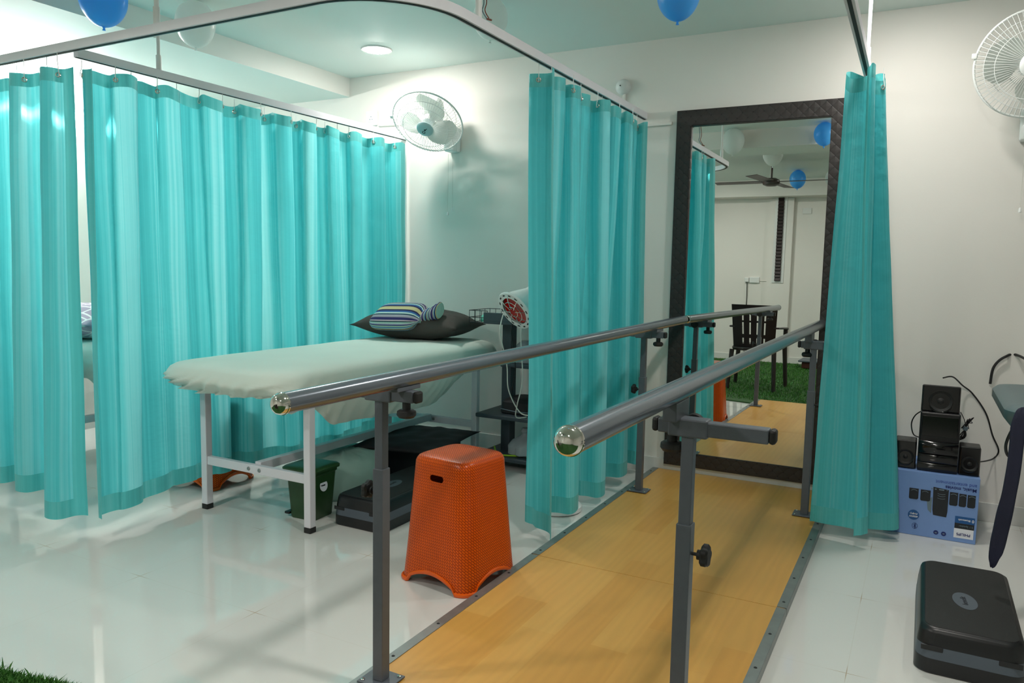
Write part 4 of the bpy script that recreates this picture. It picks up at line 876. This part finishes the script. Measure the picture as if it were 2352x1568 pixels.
for x0,x1 in ((.080,.086),(.094,.101),(.110,.130),(.140,.142)): box(b,((x0+x1)/2,yF-.0012,.223),(x1-x0,.0006,.005))
obj('printed_highlight',b,M_boxgrey,t)
# subwoofer
SW=Vector((.096,3.82,BZ)); t=thing('subwoofer','black glossy subwoofer standing upright on the blue carton','subwoofer',(SW.x,3.95,BZ))
b=BM(); box(b,(SW.x,3.955,BZ+.1335),(.156,.25,.265),bev=.006); obj('cabinet',b,M_blk,t)
b=BM(); rings=[]
for z,dep in ((.002,.004),(.03,.012),(.036,.012),(.040,.007),(.044,.012),(.070,.019),(.076,.019),(.080,.012),(.084,.018),(.105,.024),(.120,.026),(.135,.019),(.140,.006)):
    rings.append([Vector((SW.x+x*.0765,3.829-dep*(1-.55*x*x),BZ+z)) for x in [k/8-1 for k in range(17)]]+[Vector((SW.x+.0765,3.832,BZ+z)),Vector((SW.x-.0765,3.832,BZ+z))])
loft(b,rings); obj('curved_fascia',b,M_blkgloss,t,True,ang=60)
b=BM(); box(b,(SW.x,3.829,BZ+.205),(.14,.004,.09),bev=.002); obj('front_panel',b,M_blkgloss,t)
def satellite(c,w,h,d,label,tilt=0,rzz=0):
    t=thing('satellite_speaker',label,'speaker',(c[0],c[1]+d/2,c[2]),'small black satellite speakers')
    X=Matrix.Translation(c)@Matrix.Rotation(rzz,4,'Z')@Matrix.Rotation(tilt,4,'X')
    b=BM(); t2=BM(); box(t2,(0,d/2,h/2),(w,d,h),bev=.006); join(b,t2,X); obj('cabinet',b,M_blk,t)
    b=BM(); t2=BM(); box(t2,(0,-.001,h/2),(w-.006,.006,h-.006),bev=.003); join(b,t2,X); obj('front_baffle',b,M_blkgloss,t)
    r=min(w,h)*.36; b=BM(); lathe(b,[(r*1.12,.001),(r*1.08,.005),(r*.98,.003),(r*.5,-.006),(r*.42,-.002),(r*.2,.003),(0,.004)],X@Matrix.Translation((0,-.004,h*.42))@Matrix.Rotation(PI/2,4,'X'),32); obj('cone',b,M_rubber,t,True)
    b=BM(); tube(b,[X@Vector((r*1.18*math.cos(a),-.005,h*.42+r*1.18*math.sin(a))) for a in [-PI*.85+PI*.7*k/16 for k in range(17)]],[.0005+.0055*math.sin(PI*k/16) for k in range(17)],8); obj('glossy_lip',b,M_blkgloss,t,True)
    return t
satellite((.219,3.835,BZ),.080,.128,.10,'small black speaker on the carton, right of the subwoofer')
satellite((-.030,3.835,BZ),.084,.128,.10,'small black speaker on the carton, half behind the curtain')
satellite((.093,3.845,BZ+.2665),.150,.118,.10,'small black speaker lying on top of the subwoofer',-.12)
def cable(nm,pts,r,label,m=None,cat='cable'): 
    b=BM(); tube(b,spline(pts,8),r,8); return tag(obj(nm,b,m or M_blkcord,None,True,loc=pts[0]),label,cat)
cable('speaker_cable',[(.10,4.05,.688),(.14,4.10,.690),(.185,YW-.03,.644),(.231,YW-.006,.604),(.290,YW-.006,.517),(.323,YW-.006,.417),(.352,YW-.006,.349),(.338,YW-.006,.310),(.30,4.10,.312),(.245,3.955,.33)],.0035,'long black cable looping on the wall right of the speakers')
cable('speaker_cable',[(.028,3.95,.545),(-.002,3.97,.515),(-.016,3.99,.47),(-.004,3.99,.42),(.03,3.98,.41)],.0028,'short black cable looping left of the subwoofer')
t=thing('cable_bundle','tied bundle of thin black cable hanging beside the subwoofer','cable bundle',(.205,3.99,.47))
b=BM()
for k in range(7):
    a=k*.9; tube(b,spline([(.198+.004*k*math.cos(a),3.97+.004*math.sin(a),.475),(.205+.006*math.cos(a),3.97,.50),(.217+.012*math.cos(a),3.965+.01*math.sin(a),.530-.004*k),(.212,3.97,.51),(.200,3.97,.475),(.188+.012*math.cos(a+1),3.965+.01*math.sin(a),.435),(.186-.010*math.cos(a),3.97,.418+.003*k),(.196+.008*math.cos(a),3.97,.44),(.199,3.97,.474)],5),.0017,5)
obj('loops',b,M_blkcord,t,True)
b=BM(); cyl(b,(.198,3.97,.468),(.203,3.97,.484),.010,n=12); obj('tie',b,M_boxgrey,t)
b=BM(); tube(b,spline([(.199,3.97,.48),(.195,3.975,.51),(.178,3.99,.545)],5),.0018,5); obj('lead',b,M_blkcord,t,True)
# ------------------------------------------------------------------ treatment table (right edge)
t=thing('therapy_table','grey-green padded therapy table at the right picture edge','treatment table',(1.2,3.24,0))
b=BM(); rloft(b,[(.655,1.72,.60,.05),(.662,1.80,.66,.08),(.70,1.86,.70,.10),(.728,1.86,.70,.10),(.742,1.83,.67,.09),(.746,1.76,.60,.08)],Matrix.Translation((1.185,3.235,0)),8); obj('padded_top',b,M_vinyl,t,True)
b=BM(); box(b,(1.2,3.235,.633),(1.5,.52,.04),bev=.004); obj('top_frame',b,M_blk,t)
for x in (.55,1.9):
    for y in (3.03,3.44): b=BM(); box(b,(x,y,.306),(.04,.04,.61),bev=.003); obj('leg',b,M_blk,t)
b=BM(); box(b,(1.16,3.44,.43),(1.52,.04,.05),bev=.003); obj('stretcher',b,M_blk,t)
b=BM(); box(b,(.335,3.10,.625),(.045,.05,.055),bev=.008); cyl(b,(.30,3.10,.625),(.335,3.10,.625),.010,n=10); obj('adjust_knob',b,M_blk,t)
cable('power_lead',[(.50,3.70,.75),(.40,YW-.03,.80),(.345,YW-.02,.79),(.305,YW-.02,.74),(.296,YW-.02,.66)],.006,'thick black lead arching on the wall above the therapy table')
cable('power_lead',[(.325,3.30,.63),(.312,3.34,.585),(.305,3.38,.53),(.318,3.42,.485),(.35,3.45,.465)],.0055,'black lead looping below the end of the therapy table')
# strap hanging from the table edge
b=BM(); rings=[]
path=[(.335,2.905,.752,.035,.008),(.305,2.876,.745,.034,.010),(.288,2.868,.70,.033,.010),(.287,2.866,.64,.032,.011),(.285,2.866,.56,.032,.012),(.279,2.866,.48,.033,.012),(.270,2.866,.40,.036,.014),(.262,2.866,.33,.036,.015),(.255,2.866,.27,.030,.012),(.250,2.866,.235,.016,.008),(.249,2.866,.224,.006,.004)]
SP=spline([(p[0],p[1],p[2]) for p in path],4); WS=spline([(p[3],p[4],0) for p in path],4)
for i,(p,w_) in enumerate(zip(SP,WS)):
    rings.append([p+Vector((w_.x*.62*math.cos(a),w_.y*math.sin(a)*(1+.4*math.cos(2*a)),.004*math.sin(a*3+i))) for a in [2*PI*k/20 for k in range(20)]])
loft(b,rings); t=tag(obj('webbing_strap',b,M_navy,None,True,loc=(.285,2.87,.3)),'dark navy strap hanging down from the therapy table end','strap')
# ------------------------------------------------------------------ grass mat
def mk_grass():
    m,nt,b=new_mat('artificial_grass_blades'); L=nt.links.new; b.inputs['Roughness'].default_value=.55
    g=nd(nt,'ShaderNodeNewGeometry'); r=nd(nt,'ShaderNodeValToRGB'); r.color_ramp.elements[0].color=lin((36,92,26)); r.color_ramp.elements[1].color=lin((78,140,50)); L(g.outputs['Random Per Island'],r.inputs[0]); L(r.outputs[0],b.inputs['Base Color']); return m
t=thing('grass_mat','green artificial grass mat, its corner showing at lower left','grass mat',(-1.6,-.5,0))
E=lambda x: 1.13+(x+2.2)*.22 if x<-1.3 else 1.19     # front edge of the mat
xs=[-3.4,-2.2,-1.32,-1.3,-.33,-.31,1.6]
b=BM(); top=[b.verts.new((x,(E(x) if x<=-1.3 or x>.0 else 1.19)-.0,.010)) for x in xs]+[b.verts.new((1.6,-2.38,.010)),b.verts.new((-3.4,-2.38,.010))]
f=b.faces.new(top[::-1]); ex=bmesh.ops.extrude_face_region(b,geom=[f]); bmesh.ops.translate(b,vec=(0,0,-.0095),verts=[v for v in ex['geom'] if isinstance(v,bmesh.types.BMVert)])
obj('backing',b,mat('grass_backing',(38,80,30),.8),t)
b=BM(); rnd=random.Random(3)
def blades(nb,x0,x1,ya,yb,h0,h1,wd):
    for _ in range(nb):
        x=rnd.uniform(x0,x1); ye=yb if yb is not None else E(x) if x<-1.3 else 1.19
        y=rnd.uniform(ya,ye); a=rnd.uniform(0,2*PI); h=rnd.uniform(h0,h1); w=wd*.5; lx,ly=rnd.gauss(0,.010),rnd.gauss(0,.010)
        c_,s_=math.cos(a)*w,math.sin(a)*w; p=[(x-c_,y-s_,.010),(x+c_,y+s_,.010),(x+c_*.7+lx*.5,y+s_*.7+ly*.5,.010+h*.6),(x+lx,y+ly,.010+h),(x-c_*.7+lx*.5,y-s_*.7+ly*.5,.010+h*.6)]
        b.faces.new([b.verts.new(q_) for q_ in p])
blades(34000,-2.6,-1.95,.85,None,.010,.022,.0040)
blades(26000,-2.9,-.3,-2.3,1.16,.016,.026,.0060)
o=obj('grass_pile',b,mk_grass(),t); o['kind']='stuff'
# ------------------------------------------------------------------ things seen in the mirror
def chair():
    cx,cy,z0=-1.51,.27,.012; t=thing('plastic_chair','dark brown plastic armchair reflected in the mirror, standing on the grass','chair',(cx,cy,z0))
    def P(x,y,z): return Vector((cx+x,cy+y,z0+z))
    # seat
    b=BM(); rings=[]
    for dz,s in ((-.02,.97),(0,1),(.012,.98)):
        rings.append([P(x*s*.46*(1.0+.08*(-y)),y*s*.44,.42+dz-.015*math.cos(x*PI)*math.cos(y*PI)-.02*(y+.0)) for x,y in rrect(1,1,.18,5)])
    loft(b,rings); obj('seat',b,M_chair,t,True)
    # backrest with slots, leaning towards +y
    b=BM(); nx,nzv=31,24
    def bp(i,j):
        u=i/(nx-1)*2-1; v=j/(nzv-1); w=.20+.025*v; return P(u*w,.20+.075*v-.03*u*u*0+.02*(1-u*u)-.02,.40+.455*v)
    vs={(i,j):b.verts.new(bp(i,j)) for i in range(nx) for j in range(nzv)}
    for i in range(nx-1):
        for j in range(nzv-1):
            col=(i%5 in (2,)) and 3<i<nx-4
            if col and (3<=j<=5 or 8<=j<=13 or 15<=j<=18): continue
            b.faces.new((vs[i,j],vs[i+1,j],vs[i+1,j+1],vs[i,j+1]))
    for v in [v for v in b.verts if not v.link_faces]: b.verts.remove(v)
    bmesh.ops.solidify(b,geom=b.faces[:],thickness=.012); obj('backrest',b,M_chair,t,True,ang=30)
    for sx in (-1,1):
        b=BM(); tube(b,[P(sx*.205,.23,.40),P(sx*.225,.27,.0)],[.024,.019],10); obj('leg',b,M_chair,t,True)
        b=BM(); tube(b,[P(sx*.235,-.21,.60),P(sx*.235,-.215,.40),P(sx*.258,-.23,0)],[.022,.024,.019],10); obj('leg',b,M_chair,t,True)
        b=BM(); pts=spline([P(sx*.215,.225,.63),P(sx*.245,.08,.625),P(sx*.25,-.1,.62),P(sx*.235,-.225,.605)],5); rings=[]
        for p in pts: rings.append([p+Vector((x,0,z)) for x,z in rrect(.055,.016,.007,3)])
        loft(b,rings); obj('armrest',b,M_chair,t,True)
chair()
def ceiling_fan():
    x,y=-1.565,-.30; t=thing('ceiling_fan','brown ceiling fan reflected in the mirror','ceiling fan',(x,y,ZC))
    b=BM(); cyl(b,(x,y,ZC),(x,y,2.20),.012,n=12); lathe(b,[(.05,0),(.05,-.02),(.02,-.05)],Matrix.Translation((x,y,ZC)),20); obj('down_rod',b,M_brown,t,True)
    b=BM(); lathe(b,[(.0,.045),(.05,.043),(.085,.025),(.092,0),(.085,-.025),(.05,-.040),(0,-.042)],Matrix.Translation((x,y,2.165)),28); obj('motor',b,M_brown,t,True)
    for k in range(4):
        a0=.03+2*PI*k/4+(.12 if k%2 else 0); b=BM(); tb=BM(); box(tb,(.35,0,0),(.50,.12,.006),bev=.002); box(tb,(.11,0,.0),(.06,.04,.008)); join(b,tb,Matrix.Translation((x,y,2.17))@Matrix.Rotation(a0,4,'Z')@Matrix.Rotation(-.09,4,'X')); obj('blade',b,M_brown,t)
ceiling_fan()
t=thing('finger_ladder','dark finger exercise ladder on a pale board, reflected in the mirror','finger ladder',(-1.79,Y0+.06,1.09))
b=BM(); box(b,(-1.792,Y0+.065,1.655),(.15,.010,1.15),bev=.002); obj('backboard',b,M_white,t)
for k in range(25):
    b=BM(); box(b,(-1.792,Y0+.082,1.125+k*.0445),(.075,.024,.040),rot=Matrix.Rotation(.35,4,'X'),bev=.004); obj('rung',b,M_ladder,t)
t=thing('switchboard','white wall switchboard with a plug, reflected left of the finger ladder','switchboard',(-2.14,Y0,1.11))
b=BM(); box(b,(-2.10,Y0+.012,1.112),(.13,.024,.078),bev=.004); obj('plate',b,M_white,t)
b=BM(); box(b,(-2.20,Y0+.016,1.112),(.055,.032,.06),bev=.006); obj('plug_socket',b,M_white,t)
b=BM(); tube(b,[(-2.195,Y0+.03,1.085),(-2.19,Y0+.02,.9),(-2.20,Y0+.015,.4),(-2.19,Y0+.015,.1)],.005,6); obj('lead',b,M_blkcord,t)
b=BM(); cyl(b,(-2.03,Y0+.006,1.103),(-1.945,Y0+.006,1.103),.006,n=8); obj('conduit',b,M_wall,t)
b=BM(); box(b,(-1.475,Y0+.006,2.03),(.11,.012,.075),bev=.003); tag(obj('switch_plate',b,M_white,None,loc=(-1.475,Y0,2.03)),'small white switch plate reflected right of the finger ladder','switch plate')
t=thing('balance_board','low red-brown platform with a grey top, reflected by the far wall','platform',(-1.05,-1.95,.012))
b=BM(); box(b,(-1.05,-1.95,.062),(.60,.36,.08),bev=.01); obj('base',b,M_redbrown,t)
b=BM(); box(b,(-1.05,-1.95,.113),(.68,.42,.02),bev=.006); obj('top',b,M_bandgrey,t)
